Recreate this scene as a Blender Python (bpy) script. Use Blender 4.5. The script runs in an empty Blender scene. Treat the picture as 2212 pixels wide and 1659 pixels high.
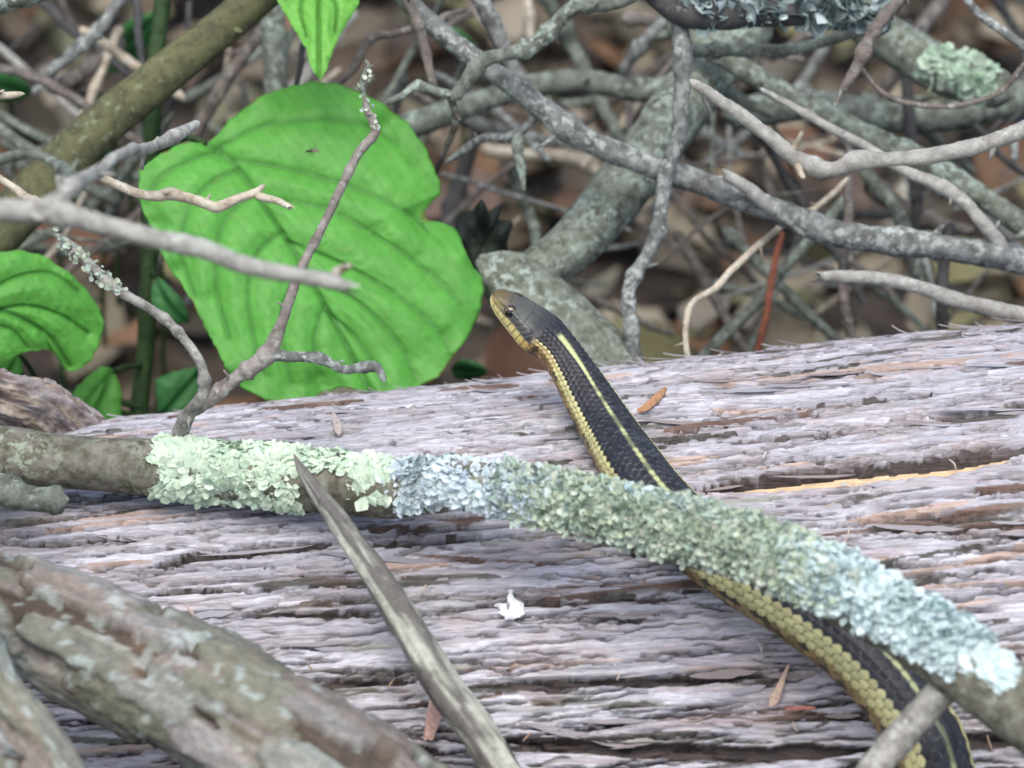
import bpy, math, random
import numpy as np
from mathutils import Vector, Matrix

random.seed(7)
rng = np.random.default_rng(7)
scene = bpy.context.scene
COL = scene.collection

# ------------------------------------------------------------------ camera, sky, sun, exposure
PITCH = math.radians(28.0)
CAM = np.array([0.0, 0.0, 0.676])
FWD = np.array([0.0, math.cos(PITCH), -math.sin(PITCH)])
UPV = np.array([0.0, math.sin(PITCH), math.cos(PITCH)])
RGT = np.array([1.0, 0.0, 0.0])
FW = 0.25                      # width of the view one metre away

cam_d = bpy.data.cameras.new("camera")
cam = bpy.data.objects.new("camera", cam_d)
COL.objects.link(cam)
cam.location = CAM
cam.rotation_euler = (math.pi / 2 - PITCH, 0, 0)
cam_d.sensor_fit = 'HORIZONTAL'
cam_d.sensor_width = 36.0
cam_d.lens = 36.0 / FW
cam_d.clip_start = 0.01
cam_d.clip_end = 200.0
cam_d.dof.use_dof = True
cam_d.dof.focus_distance = 0.985
cam_d.dof.aperture_fstop = 16.5
scene.camera = cam

SUN_EL, SUN_AZ = math.radians(64), math.radians(20)     # azimuth from behind the camera, towards its left
world = bpy.data.worlds.new("World")
scene.world = world
world.use_nodes = True
wn, wl = world.node_tree.nodes, world.node_tree.links
wn.clear()
w_out = wn.new("ShaderNodeOutputWorld")
w_bg = wn.new("ShaderNodeBackground")
w_sky = wn.new("ShaderNodeTexSky")
w_sky.sky_type = 'NISHITA'
w_sky.sun_disc = False
w_sky.sun_elevation = SUN_EL
w_sky.sun_rotation = math.pi - SUN_AZ * -1
w_sky.air_density = 1.0
w_sky.dust_density = 4.0
w_sky.ozone_density = 1.0
w_bg.inputs["Strength"].default_value = 0.125
wl.new(w_sky.outputs[0], w_bg.inputs[0])
wl.new(w_bg.outputs[0], w_out.inputs[0])

sun_d = bpy.data.lights.new("sun", 'SUN')
sun_d.energy = 1.1
sun_d.angle = math.radians(50)
sun_d.color = (1.0, 0.985, 0.96)
sun = bpy.data.objects.new("sun", sun_d)
COL.objects.link(sun)
sdir = Vector((math.sin(SUN_AZ) * math.cos(SUN_EL), -math.cos(SUN_AZ) * math.cos(SUN_EL), math.sin(SUN_EL)))
sun.rotation_euler = sdir.to_track_quat('Z', 'Y').to_euler()
sun.location = sdir * 5

vs = scene.view_settings
vs.view_transform = 'Standard'
vs.look = 'None'
vs.gamma = 1.0
vs.use_curve_mapping = False
vs.exposure = 0.98
scene.render.engine = 'CYCLES'
scene.cycles.use_denoising = True
scene.cycles.max_bounces = 6

# ------------------------------------------------------------------ helpers: points, noise
def P(x, y, d):
    """a point of the place: x, y on a 2212 x 1659 grid across the view, d metres in front of the lens"""
    k = FW * d / 2212.0
    return CAM + FWD * d + RGT * ((x - 1106.0) * k) + UPV * (-(y - 829.5) * k)

def DZ(d):
    """the brush is packed close behind the log"""
    return d if d < 1.04 else 1.04 + (d - 1.04) * 0.6

def K(d):
    return FW * d / 2212.0

def _h(ix, iy, seed):
    n = (ix.astype(np.int64) * 374761393 + iy.astype(np.int64) * 668265263 + seed * 1442695041) & 0x7fffffff
    n = ((n ^ (n >> 13)) * 1274126177) & 0x7fffffff
    n = (n ^ (n >> 16)) & 0xffff
    return n / 65535.0

def vn(x, y, seed=0):
    x = np.asarray(x, float); y = np.asarray(y, float)
    x, y = np.broadcast_arrays(x, y)
    ix, iy = np.floor(x), np.floor(y)
    fx, fy = x - ix, y - iy
    fx = fx * fx * (3 - 2 * fx); fy = fy * fy * (3 - 2 * fy)
    a = _h(ix, iy, seed); b = _h(ix + 1, iy, seed); c = _h(ix, iy + 1, seed); d = _h(ix + 1, iy + 1, seed)
    return (a + (b - a) * fx) * (1 - fy) + (c + (d - c) * fx) * fy

def fbm(x, y, seed=0, oct=4):
    t = 0; amp = 0.5; f = 1.0; s = 0
    for o in range(oct):
        t = t + amp * vn(x * f, y * f, seed + o * 17); s += amp
        amp *= 0.5; f *= 2.03
    return t / s

def sstep(a, b, x):
    t = np.clip((x - a) / (b - a), 0, 1)
    return t * t * (3 - 2 * t)

# ------------------------------------------------------------------ helpers: meshes, objects
def make_mesh(name, verts, faces, col=None, smooth=True):
    """faces: (n,3) or (n,4) array, or list of such arrays; col: per-vertex rgb"""
    me = bpy.data.meshes.new(name)
    verts = np.asarray(verts, np.float32)
    fl = [np.asarray(f, np.int32) for f in (faces if isinstance(faces, list) else [faces]) if len(f)]
    me.vertices.add(len(verts))
    me.vertices.foreach_set("co", verts.ravel())
    tot = np.concatenate([np.full(len(f), f.shape[1], np.int32) for f in fl])
    idx = np.concatenate([f.ravel() for f in fl])
    start = np.concatenate([[0], np.cumsum(tot)[:-1]]).astype(np.int32)
    me.loops.add(len(idx))
    me.loops.foreach_set("vertex_index", idx)
    me.polygons.add(len(tot))
    me.polygons.foreach_set("loop_start", start)
    me.polygons.foreach_set("loop_total", tot)
    me.polygons.foreach_set("use_smooth", np.full(len(tot), smooth, bool))
    me.update(calc_edges=True)
    if col is not None:
        at = me.color_attributes.new("Col", 'FLOAT_COLOR', 'POINT')
        c4 = np.ones((len(verts), 4), np.float32); c4[:, :3] = col
        at.data.foreach_set("color", c4.ravel())
    return me

def obj(name, me, mat=None, parent=None, loc=None):
    o = bpy.data.objects.new(name, me)
    COL.objects.link(o)
    if mat is not None and me is not None and len(me.materials) == 0:
        me.materials.append(mat)
    if parent is not None:
        o.parent = parent
    if loc is not None:
        o.location = loc
    return o

def tag(o, label=None, cat=None, group=None, kind=None):
    if label: o["label"] = label
    if cat: o["category"] = cat
    if group: o["group"] = group
    if kind: o["kind"] = kind
    return o

def thing(name, loc, label, cat, group=None):
    return tag(obj(name, None, loc=loc), label, cat, group)

def grid_faces(nu, nv, wrap=False):
    i = np.arange(nu - 1)[:, None]
    j = np.arange(nv if wrap else nv - 1)[None, :]
    j2 = (j + 1) % nv
    return np.stack([i * nv + j, (i + 1) * nv + j, (i + 1) * nv + j2, i * nv + j2], -1).reshape(-1, 4)

def spline(pts, step):
    """Catmull-Rom through rows of pts (any columns, first three are xyz), resampled about every step metres"""
    pts = np.asarray(pts, float)
    p = np.vstack([2 * pts[0] - pts[1], pts, 2 * pts[-1] - pts[-2]])
    out = []
    for i in range(1, len(p) - 2):
        n = max(2, int(np.linalg.norm(p[i + 1, :3] - p[i, :3]) / step))
        t = (np.arange(n) / n)[:, None]
        a, b, c, d = p[i - 1], p[i], p[i + 1], p[i + 2]
        out.append(0.5 * (2 * b + (c - a) * t + (2 * a - 5 * b + 4 * c - d) * t ** 2 + (3 * b - a - 3 * c + d) * t ** 3))
    out.append(pts[-1:])
    return np.vstack(out)

def frames(c):
    t = np.gradient(c, axis=0)
    t /= np.linalg.norm(t, axis=1)[:, None] + 1e-12
    v = -FWD[None, :] - t * (t @ -FWD)[:, None]          # the side that faces the viewer's half
    bad = np.linalg.norm(v, axis=1) < 0.1
    v[bad] = UPV - t[bad] * (t[bad] @ UPV)[:, None]
    v /= np.linalg.norm(v, axis=1)[:, None]
    s = np.cross(t, v)
    return t, v, s

def tube(c, r, nv, disp=None):
    """returns verts, faces, arc length, phi grid"""
    t, v, s = frames(c)
    L = np.concatenate([[0], np.cumsum(np.linalg.norm(np.diff(c, axis=0), axis=1))])
    phi = np.linspace(-math.pi, math.pi, nv, endpoint=False)
    R = np.repeat(r[:, None], nv, 1)
    if disp is not None:
        R = R + disp(L[:, None] + 0 * phi[None, :], phi[None, :] + 0 * L[:, None], R)
    V = c[:, None, :] + R[..., None] * (np.cos(phi)[None, :, None] * v[:, None, :] + np.sin(phi)[None, :, None] * s[:, None, :])
    n = len(c)
    verts = np.vstack([V.reshape(-1, 3), c[:1], c[-1:]])
    q = grid_faces(n, nv, True)
    j = np.arange(nv); j2 = (j + 1) % nv
    caps = np.vstack([np.stack([np.full(nv, n * nv), j2, j], -1),
                      np.stack([np.full(nv, n * nv + 1), (n - 1) * nv + j, (n - 1) * nv + j2], -1)])
    return verts, [q[:, ::-1], caps[:, ::-1]], L, phi

# ------------------------------------------------------------------ materials
def new_mat(name):
    m = bpy.data.materials.new(name)
    m.use_nodes = True
    nt = m.node_tree
    b = nt.nodes["Principled BSDF"]
    return m, nt.nodes, nt.links, b

def coords(n, l, rnd=True):
    tc = n.new("ShaderNodeTexCoord")
    if not rnd:
        return tc.outputs["Object"]
    oi = n.new("ShaderNodeObjectInfo")
    mul = n.new("ShaderNodeMath"); mul.operation = 'MULTIPLY'; mul.inputs[1].default_value = 3.7
    l.new(oi.outputs["Random"], mul.inputs[0])
    add = n.new("ShaderNodeVectorMath"); add.operation = 'ADD'
    l.new(tc.outputs["Object"], add.inputs[0]); l.new(mul.outputs[0], add.inputs[1])
    return add.outputs[0]

def noise(n, l, vec, scale, detail=4, rough=0.6):
    t = n.new("ShaderNodeTexNoise")
    t.inputs["Scale"].default_value = scale
    t.inputs["Detail"].default_value = detail
    t.inputs["Roughness"].default_value = rough
    l.new(vec, t.inputs["Vector"])
    return t.outputs["Fac"]

def ramp(n, l, fac, stops):
    r = n.new("ShaderNodeValToRGB")
    e = r.color_ramp.elements
    e[0].position, e[0].color = stops[0][0], (*stops[0][1], 1)
    e[1].position, e[1].color = stops[-1][0], (*stops[-1][1], 1)
    for p, c in stops[1:-1]:
        x = e.new(p); x.color = (*c, 1)
    l.new(fac, r.inputs[0])
    return r.outputs[0]

def mixc(n, l, fac, a, b, mode='MIX'):
    m = n.new("ShaderNodeMix"); m.data_type = 'RGBA'; m.blend_type = mode
    if isinstance(fac, (int, float)): m.inputs[0].default_value = fac
    else: l.new(fac, m.inputs[0])
    for k, s in ((6, a), (7, b)):
        if isinstance(s, tuple): m.inputs[k].default_value = (*s, 1)
        else: l.new(s, m.inputs[k])
    return m.outputs[2]

def bump(n, l, b, h, strength, dist):
    x = n.new("ShaderNodeBump")
    x.inputs["Strength"].default_value = strength
    x.inputs["Distance"].default_value = dist
    l.new(h, x.inputs["Height"]); l.new(x.outputs[0], b.inputs["Normal"])

def bark_mat(name, base, dark, lichen, lich_amt=0.5, rough=0.85):
    """twig bark: base and dark mottled, lichen specks over it"""
    m, n, l, b = new_mat(name)
    v = coords(n, l)
    a = ramp(n, l, noise(n, l, v, 260, 5), [(0.36, dark), (0.62, base)])
    hi = 0.72 - 0.3 * lich_amt
    sp = ramp(n, l, noise(n, l, v, 420, 4, 0.7), [(hi - 0.04, (0, 0, 0)), (hi + 0.05, (1, 1, 1))])
    big = ramp(n, l, noise(n, l, v, 55, 3), [(0.38, (0.15, 0.15, 0.15)), (0.62, (1, 1, 1))])
    c = mixc(n, l, mixc(n, l, 1.0, sp, big, 'MULTIPLY'), a, lichen)
    l.new(c, b.inputs["Base Color"])
    b.inputs["Roughness"].default_value = rough
    b.inputs["Specular IOR Level"].default_value = 0.25
    bump(n, l, b, noise(n, l, v, 900, 5, 0.65), 0.7, 0.0006)
    return m

def attr_mat(name, rough=0.8, spec=0.25, grain=0.0, grain_scale=1500, bump_d=0.0, bump_scale=1200, transl=0.0, stretch=None, coat=0.0):
    """colour from the Col attribute with fine grain"""
    m, n, l, b = new_mat(name)
    at = n.new("ShaderNodeVertexColor"); at.layer_name = "Col"
    v = coords(n, l, False)
    if stretch:
        mp = n.new("ShaderNodeMapping"); mp.inputs["Scale"].default_value = stretch
        l.new(v, mp.inputs["Vector"]); v = mp.outputs[0]
    c = at.outputs["Color"]
    if grain:
        g = ramp(n, l, noise(n, l, v, grain_scale, 5, 0.65), [(0.3, (1 - grain,) * 3), (0.7, (1 + grain,) * 3)])
        c = mixc(n, l, 1.0, c, g, 'MULTIPLY')
    l.new(c, b.inputs["Base Color"])
    b.inputs["Roughness"].default_value = rough
    b.inputs["Specular IOR Level"].default_value = spec
    b.inputs["Coat Weight"].default_value = coat
    b.inputs["Coat Roughness"].default_value = 0.25
    if bump_d:
        bump(n, l, b, noise(n, l, v, bump_scale, 5, 0.65), 0.8, bump_d)
    if transl:
        tr = n.new("ShaderNodeBsdfTranslucent"); l.new(c, tr.inputs[0])
        ms = n.new("ShaderNodeMixShader"); ms.inputs[0].default_value = transl
        out = n["Material Output"]
        l.new(b.outputs[0], ms.inputs[1]); l.new(tr.outputs[0], ms.inputs[2]); l.new(ms.outputs[0], out.inputs[0])
    return m

M = {}
M['log'] = attr_mat('cedar_bark', 0.88, 0.15, 0.34, 1700, 0.0008, 1300, stretch=(0.09, 1, 1))
M['strip'] = attr_mat('bark_strip', 0.85, 0.2, 0.2, 500, 0.0004, 900, stretch=(0.2, 1, 1))
M['flake'] = attr_mat('bark_plate', 0.88, 0.2, 0.25, 420, 0.0006, 700)
M['snake'] = attr_mat('snake_scales', 0.42, 0.4, 0.10, 2500, 0.00006, 2500)
M['lichen'] = attr_mat('leafy_lichen', 0.9, 0.15, 0.12, 900, 0.0003, 1300, transl=0.12)
M['leaf'] = attr_mat('green_leaf', 0.5, 0.35, 0.10, 260, 0.00012, 700, transl=0.30)
M['litter'] = attr_mat('dead_leaf', 0.8, 0.2, 0.2, 160, 0.0008, 300, transl=0.1)
M['plain'] = attr_mat('painted_grain', 0.8, 0.25, 0.15, 600, 0.0003, 900)
M['grey'] = bark_mat('grey_bark', (0.195, 0.21, 0.20), (0.08, 0.082, 0.078), (0.40, 0.45, 0.42), 0.62)
M['greygreen'] = bark_mat('greygreen_bark', (0.17, 0.195, 0.16), (0.075, 0.08, 0.065), (0.30, 0.37, 0.31), 0.6)
M['pale'] = bark_mat('pale_bark', (0.36, 0.36, 0.325), (0.21, 0.205, 0.185), (0.47, 0.51, 0.46), 0.5)
M['brown'] = bark_mat('brown_bark', (0.185, 0.16, 0.14), (0.085, 0.075, 0.065), (0.32, 0.34, 0.30), 0.45)
M['tan'] = bark_mat('tan_twig', (0.52, 0.48, 0.38), (0.30, 0.25, 0.18), (0.56, 0.57, 0.50), 0.5)
M['weathered'] = bark_mat('weathered_wood', (0.36, 0.355, 0.32), (0.15, 0.145, 0.13), (0.46, 0.49, 0.43), 0.5)
M['greybrown'] = bark_mat('greybrown_bark', (0.31, 0.285, 0.26), (0.15, 0.13, 0.115), (0.42, 0.43, 0.40), 0.5)
M['olive'] = bark_mat('olive_bark', (0.13, 0.135, 0.065), (0.07, 0.07, 0.04), (0.2, 0.23, 0.14), 0.4)
M['dark'] = bark_mat('dark_bark', (0.075, 0.075, 0.075), (0.04, 0.042, 0.042), (0.15, 0.17, 0.15), 0.3)
M['red'] = bark_mat('red_twig', (0.26, 0.09, 0.05), (0.16, 0.06, 0.04), (0.3, 0.2, 0.16), 0.15)
M['green_stem'] = bark_mat('green_stem', (0.035, 0.075, 0.022), (0.02, 0.045, 0.014), (0.06, 0.11, 0.04), 0.3, 0.55)
M['mossy'] = bark_mat('mossy_bark', (0.18, 0.205, 0.165), (0.075, 0.082, 0.06), (0.32, 0.39, 0.34), 0.62)

# ------------------------------------------------------------------ ground
def ground():
    xs = np.concatenate([np.linspace(-30, -1.6, 20), np.linspace(-1.5, 1.5, 110), np.linspace(1.6, 30, 20)])
    ys = np.concatenate([np.linspace(-30, -0.3, 20), np.linspace(-0.2, 2.8, 110), np.linspace(2.9, 30, 20)])
    X, Y = np.meshgrid(xs, ys, indexing='ij')
    Z = 0.03 * (fbm(X * 3 + 50, Y * 3 + 50, 3) - 0.5) + 0.012 * (fbm(X * 20 + 90, Y * 20 + 90, 5) - 0.5)
    me = make_mesh('ground', np.stack([X, Y, Z], -1).reshape(-1, 3), grid_faces(len(xs), len(ys)))
    m, n, l, b = new_mat('forest_soil')
    v = coords(n, l, False)
    c = ramp(n, l, noise(n, l, v, 45, 6, 0.7), [(0.3, (0.035, 0.028, 0.021)), (0.5, (0.075, 0.058, 0.043)), (0.7, (0.14, 0.105, 0.075))])
    l.new(c, b.inputs["Base Color"]); b.inputs["Roughness"].default_value = 0.95
    bump(n, l, b, noise(n, l, v, 160, 6, 0.7), 1.0, 0.006)
    tag(obj('ground', me, m), kind='structure')
ground()

# ------------------------------------------------------------------ the fallen log (a slightly conical trunk)
A0 = P(-100, 1782, 1.04); A1 = P(2312, 1718, 1.04)
AX = A1 - A0; ALEN = np.linalg.norm(AX); AX /= ALEN
R0, R1 = 0.0972, 0.1205                                  # radius at the two ends of the part in view
SL = (R1 - R0) / ALEN
e1 = -FWD - AX * (AX @ -FWD); e1 /= np.linalg.norm(e1)   # phi = 0: towards the viewer
e2 = np.cross(e1, AX); e2 = e2 if e2 @ UPV > 0 else -e2  # phi = 90 degrees: up
def lrad(s): return R0 + SL * s
def log_pt(s, phi, h=0.0):
    s = np.asarray(s, float); phi = np.asarray(phi, float)
    r = lrad(s) + h
    return A0 + s[..., None] * AX + r[..., None] * (np.cos(phi)[..., None] * e1 + np.sin(phi)[..., None] * e2)
def log_normal(phi):
    return math.cos(phi) * e1 + math.sin(phi) * e2
def log_hit(x, y, off=0.0):
    """where the line of sight through x, y meets the trunk grown by off; returns s, phi, depth or None"""
    D = P(x, y, 1.0) - CAM
    w = CAM - A0
    # |q - (q.a)a|^2 = (R0+off+SL*(q.a))^2 with q = w + tD
    wa, da = w @ AX, D @ AX
    wp, dp = w - wa * AX, D - da * AX
    r0 = R0 + off + SL * wa; r1 = SL * da
    a = dp @ dp - r1 * r1; b = 2 * (wp @ dp - r0 * r1); c = wp @ wp - r0 * r0
    disc = b * b - 4 * a * c
    if disc < 0: return None
    t = (-b - math.sqrt(disc)) / (2 * a)
    q = w + t * D
    s = q @ AX
    return s, math.atan2(q @ e2, q @ e1), t
def log_depth(x, y, off=0.0):
    h = log_hit(x, y, off)
    return h[2] if h else None

SA, SB = -0.03, ALEN + 0.03                             # finely built stretch of the trunk
PA, PB = math.radians(-8), math.radians(125)
def bark_field():
    ds, da = 0.00030, 0.00022
    ns = int((SB - SA) / ds); RM = (R0 + R1) / 2
    na = int((PB - PA) * RM / da)
    S = (SA + np.arange(ns) * ds)[:, None]; Aa = (PA * RM + np.arange(na) * da)[None, :]
    wob = 0.004 * (fbm(S * 22, Aa * 30, 11, 3) - 0.5)    # the grain wanders
    H = np.zeros((ns, na)); 
    C = np.empty((ns, na, 3)); 
    n1 = fbm(S * 120, Aa * 900, 21, 3)
    C[:] = np.array([0.10, 0.082, 0.078])
    C *= (0.75 + 0.5 * n1)[..., None]
    grey = np.array([0.43, 0.425, 0.465]); warm = np.array([0.46, 0.36, 0.31]); pinkish = np.array([0.43, 0.40, 0.425])
    green = np.array([0.34, 0.35, 0.32]); pale = np.array([0.54, 0.54, 0.59])
    NR_ = fbm(S * 160, Aa * 2600, 41, 3); NC_ = fbm(S * 90, Aa * 2000, 51, 3)
    r = np.random.default_rng(3)
    N = 4400
    for i in range(N):
        big = i < 850
        Lh = r.uniform(0.014, 0.065) if big else r.uniform(0.004, 0.026)
        Wh = r.uniform(0.0018, 0.0056) if big else r.uniform(0.0003, 0.0013)
        lev = r.uniform(0.0014, 0.0036) if big else r.uniform(0.0022, 0.0044)
        sc = r.uniform(SA, SB); ac = r.uniform(PA * RM, PB * RM)
        th = r.normal(0, 0.028) if big else r.normal(0, 0.06)
        i0 = max(0, int((sc - Lh - SA) / ds)); i1 = min(ns, int((sc + Lh - SA) / ds) + 1)
        ext = Wh * 1.6 + Lh * abs(th) + 0.002
        j0 = max(0, int((ac - ext - PA * RM) / da)); j1 = min(na, int((ac + ext - PA * RM) / da) + 1)
        if i1 - i0 < 3 or j1 - j0 < 3: continue
        x = S[i0:i1] - sc; y = Aa[:, j0:j1] - ac - th * x + wob[i0:i1, j0:j1] - wob[(i0 + i1) // 2, (j0 + j1) // 2]
        oi = int(r.integers(0, ns - (i1 - i0))); oj = int(r.integers(0, na - (j1 - j0)))
        xn = x / Lh
        wn_ = Wh * (1 - np.abs(xn) ** 5) * (0.62 + 0.76 * fbm(x * 260 + i, 0 * x + i * 3.3, 31, 3))
        wn2 = Wh * (1 - np.abs(xn) ** 5) * (0.62 + 0.76 * fbm(x * 260 + i, 0 * x + i * 7.7 + 50, 32, 3))
        endj = 0.10 * (NR_[oi:oi + 1, oj:oj + j1 - j0] - 0.5) * 1.6
        inside = (y < wn_) & (y > -wn2) & (np.abs(xn) < 0.97 + endj)
        tilt = r.uniform(-0.5, 0.3) * (y / Wh) * 0.0012
        curl = 0.0006 * sstep(0.6, 1, np.abs(xn)) * r.uniform(-0.5, 1.3)
        edge = np.minimum(wn_ - y, y + wn2)
        rnd = 0.0004 * (sstep(0, 0.0007, edge) - 1)
        h = lev + tilt + curl + rnd + 0.0005 * (NR_[oi:oi + i1 - i0, oj:oj + j1 - j0] - 0.5)
        sub = H[i0:i1, j0:j1]
        upd = inside & (h > sub)
        sub[upd] = np.broadcast_to(h, sub.shape)[upd]
        k = r.random()
        base = grey if k < 0.58 else pinkish if k < 0.80 else pale if k < 0.955 else warm if k < 0.98 else green
        if not big and r.random() < 0.10:
            base = np.array([0.12, 0.118, 0.11]) if r.random() < 0.6 else np.array([0.16, 0.11, 0.09])
        base = base * r.uniform(0.87, 1.07)
        f = (0.80 + 0.40 * NC_[oi:oi + i1 - i0, oj:oj + j1 - j0])[..., None]
        C[i0:i1, j0:j1][upd] = np.broadcast_to(base * f, sub.shape + (3,))[upd]
    # fine fibre relief everywhere and lower undulation of the whole trunk
    H += 0.00028 * (fbm(S * 90, (Aa + wob) * 2600, 61, 3) - 0.5)
    H += 0.0040 * (fbm(S * 14 + 3, Aa * 55, 71, 3) - 0.5)
    # orange and algae stained patches of the bark itself
    pt = sstep(0.60, 0.72, fbm(S * 60 + 9, Aa * 170, 81, 4))[..., None]
    C = C * (1 - 0.20 * pt) + np.array([0.44, 0.31, 0.24]) * 0.20 * pt
    pg = sstep(0.60, 0.75, fbm(S * 30 + 19, Aa * 120, 91, 4))[..., None]
    C = C * (1 - 0.25 * pg) + np.array([0.27, 0.30, 0.27]) * 0.25 * pg
    # hairline checks along the grain
    for i in range(3400):
        Lh = 0.0025 + 0.022 * r.random() ** 2; Wh = r.uniform(0.00013, 0.00030); dep = r.uniform(0.0015, 0.0040)
        sc = r.uniform(SA + 0.015, SB - 0.015); ac = r.uniform(PA * RM, PB * RM); th = r.normal(0, 0.05)
        i0 = max(0, int((sc - Lh - SA) / ds)); i1 = min(ns, int((sc + Lh - SA) / ds) + 1)
        ext = Wh * 3 + Lh * abs(th) + 0.0012
        j0 = max(0, int((ac - ext - PA * RM) / da)); j1 = min(na, int((ac + ext - PA * RM) / da) + 1)
        if i1 - i0 < 3 or j1 - j0 < 3: continue
        x = S[i0:i1] - sc
        y = Aa[:, j0:j1] - ac - th * x + 0.0020 * (fbm(x * 200 + i * 3.7, x * 0 + i, 35, 3) - 0.5)
        k = np.clip(1 - (x / Lh) ** 2, 0, 1)
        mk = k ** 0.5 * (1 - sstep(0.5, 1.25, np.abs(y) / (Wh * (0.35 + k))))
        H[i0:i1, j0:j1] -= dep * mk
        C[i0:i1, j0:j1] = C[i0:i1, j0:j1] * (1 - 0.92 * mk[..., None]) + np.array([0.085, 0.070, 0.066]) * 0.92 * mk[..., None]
    # long open splits
    def split(px, hw, dep, floor=None, lip=0.0):
        q = []
        for (x, y) in px:
            h = log_hit(x, y)
            if h: q.append((h[0], h[1] * RM))
        q = np.array(q)
        q = q[np.argsort(q[:, 0])]
        i0 = max(0, int((q[0, 0] - SA) / ds)); i1 = min(ns, int((q[-1, 0] - SA) / ds))
        if i1 <= i0: return
        ss = S[i0:i1, 0]; mid = np.interp(ss, q[:, 0], q[:, 1]) + (0.0007 if floor is not None else 0.0014) * (fbm(ss * 130, ss * 0 + hw * 9e4, 7, 3) - 0.5)
        t = (ss - q[0, 0]) / (q[-1, 0] - q[0, 0])
        w = hw * np.minimum(1, 5 * np.minimum(t, 1 - t) + 0.12) * (0.65 + 0.7 * fbm(ss * 200, ss * 0 + 7, 8, 3))
        dd = (Aa - mid[:, None]) / w[:, None]
        ins = np.abs(dd) < 1
        sub = H[i0:i1]
        sub -= dep * (1 - sstep(0.75, 1.05, np.abs(dd)))
        if lip: sub += lip * np.exp(-((dd - 1.8) / 0.7) ** 2)
        C[i0:i1][np.abs(dd) < 1.12] = np.array([0.085, 0.070, 0.066])  # shade inside the split painted into the colour as dark inner-bark brown
        if floor is not None:
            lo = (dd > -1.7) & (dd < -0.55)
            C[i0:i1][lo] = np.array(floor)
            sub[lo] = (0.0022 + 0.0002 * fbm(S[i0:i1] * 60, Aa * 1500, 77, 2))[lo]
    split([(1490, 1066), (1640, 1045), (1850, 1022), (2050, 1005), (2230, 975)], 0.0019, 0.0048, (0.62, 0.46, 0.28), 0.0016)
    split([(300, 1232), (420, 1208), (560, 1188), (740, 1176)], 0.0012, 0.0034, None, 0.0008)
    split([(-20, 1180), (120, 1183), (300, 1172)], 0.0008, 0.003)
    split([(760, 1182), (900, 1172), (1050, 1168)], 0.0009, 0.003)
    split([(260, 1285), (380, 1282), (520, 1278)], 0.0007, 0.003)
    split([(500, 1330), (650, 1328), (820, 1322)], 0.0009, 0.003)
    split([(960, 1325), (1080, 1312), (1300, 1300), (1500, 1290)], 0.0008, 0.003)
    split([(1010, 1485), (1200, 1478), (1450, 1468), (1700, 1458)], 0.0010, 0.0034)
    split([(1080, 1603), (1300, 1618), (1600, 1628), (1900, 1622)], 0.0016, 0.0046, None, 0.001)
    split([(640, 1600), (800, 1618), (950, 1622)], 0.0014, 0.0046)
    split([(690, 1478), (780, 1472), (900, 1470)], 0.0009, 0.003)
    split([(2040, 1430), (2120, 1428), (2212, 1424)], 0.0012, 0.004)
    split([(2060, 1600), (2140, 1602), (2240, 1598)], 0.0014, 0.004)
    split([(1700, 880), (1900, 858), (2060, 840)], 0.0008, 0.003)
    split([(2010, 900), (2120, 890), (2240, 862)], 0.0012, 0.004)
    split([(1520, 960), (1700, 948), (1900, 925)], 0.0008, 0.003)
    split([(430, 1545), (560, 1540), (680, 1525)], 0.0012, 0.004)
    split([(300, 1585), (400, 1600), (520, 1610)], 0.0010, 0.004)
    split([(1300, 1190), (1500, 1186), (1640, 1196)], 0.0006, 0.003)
    return H, C, ds, da, RM, ns, na

H_, C_, ds_, da_, RM_, ns_, na_ = bark_field()

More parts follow.
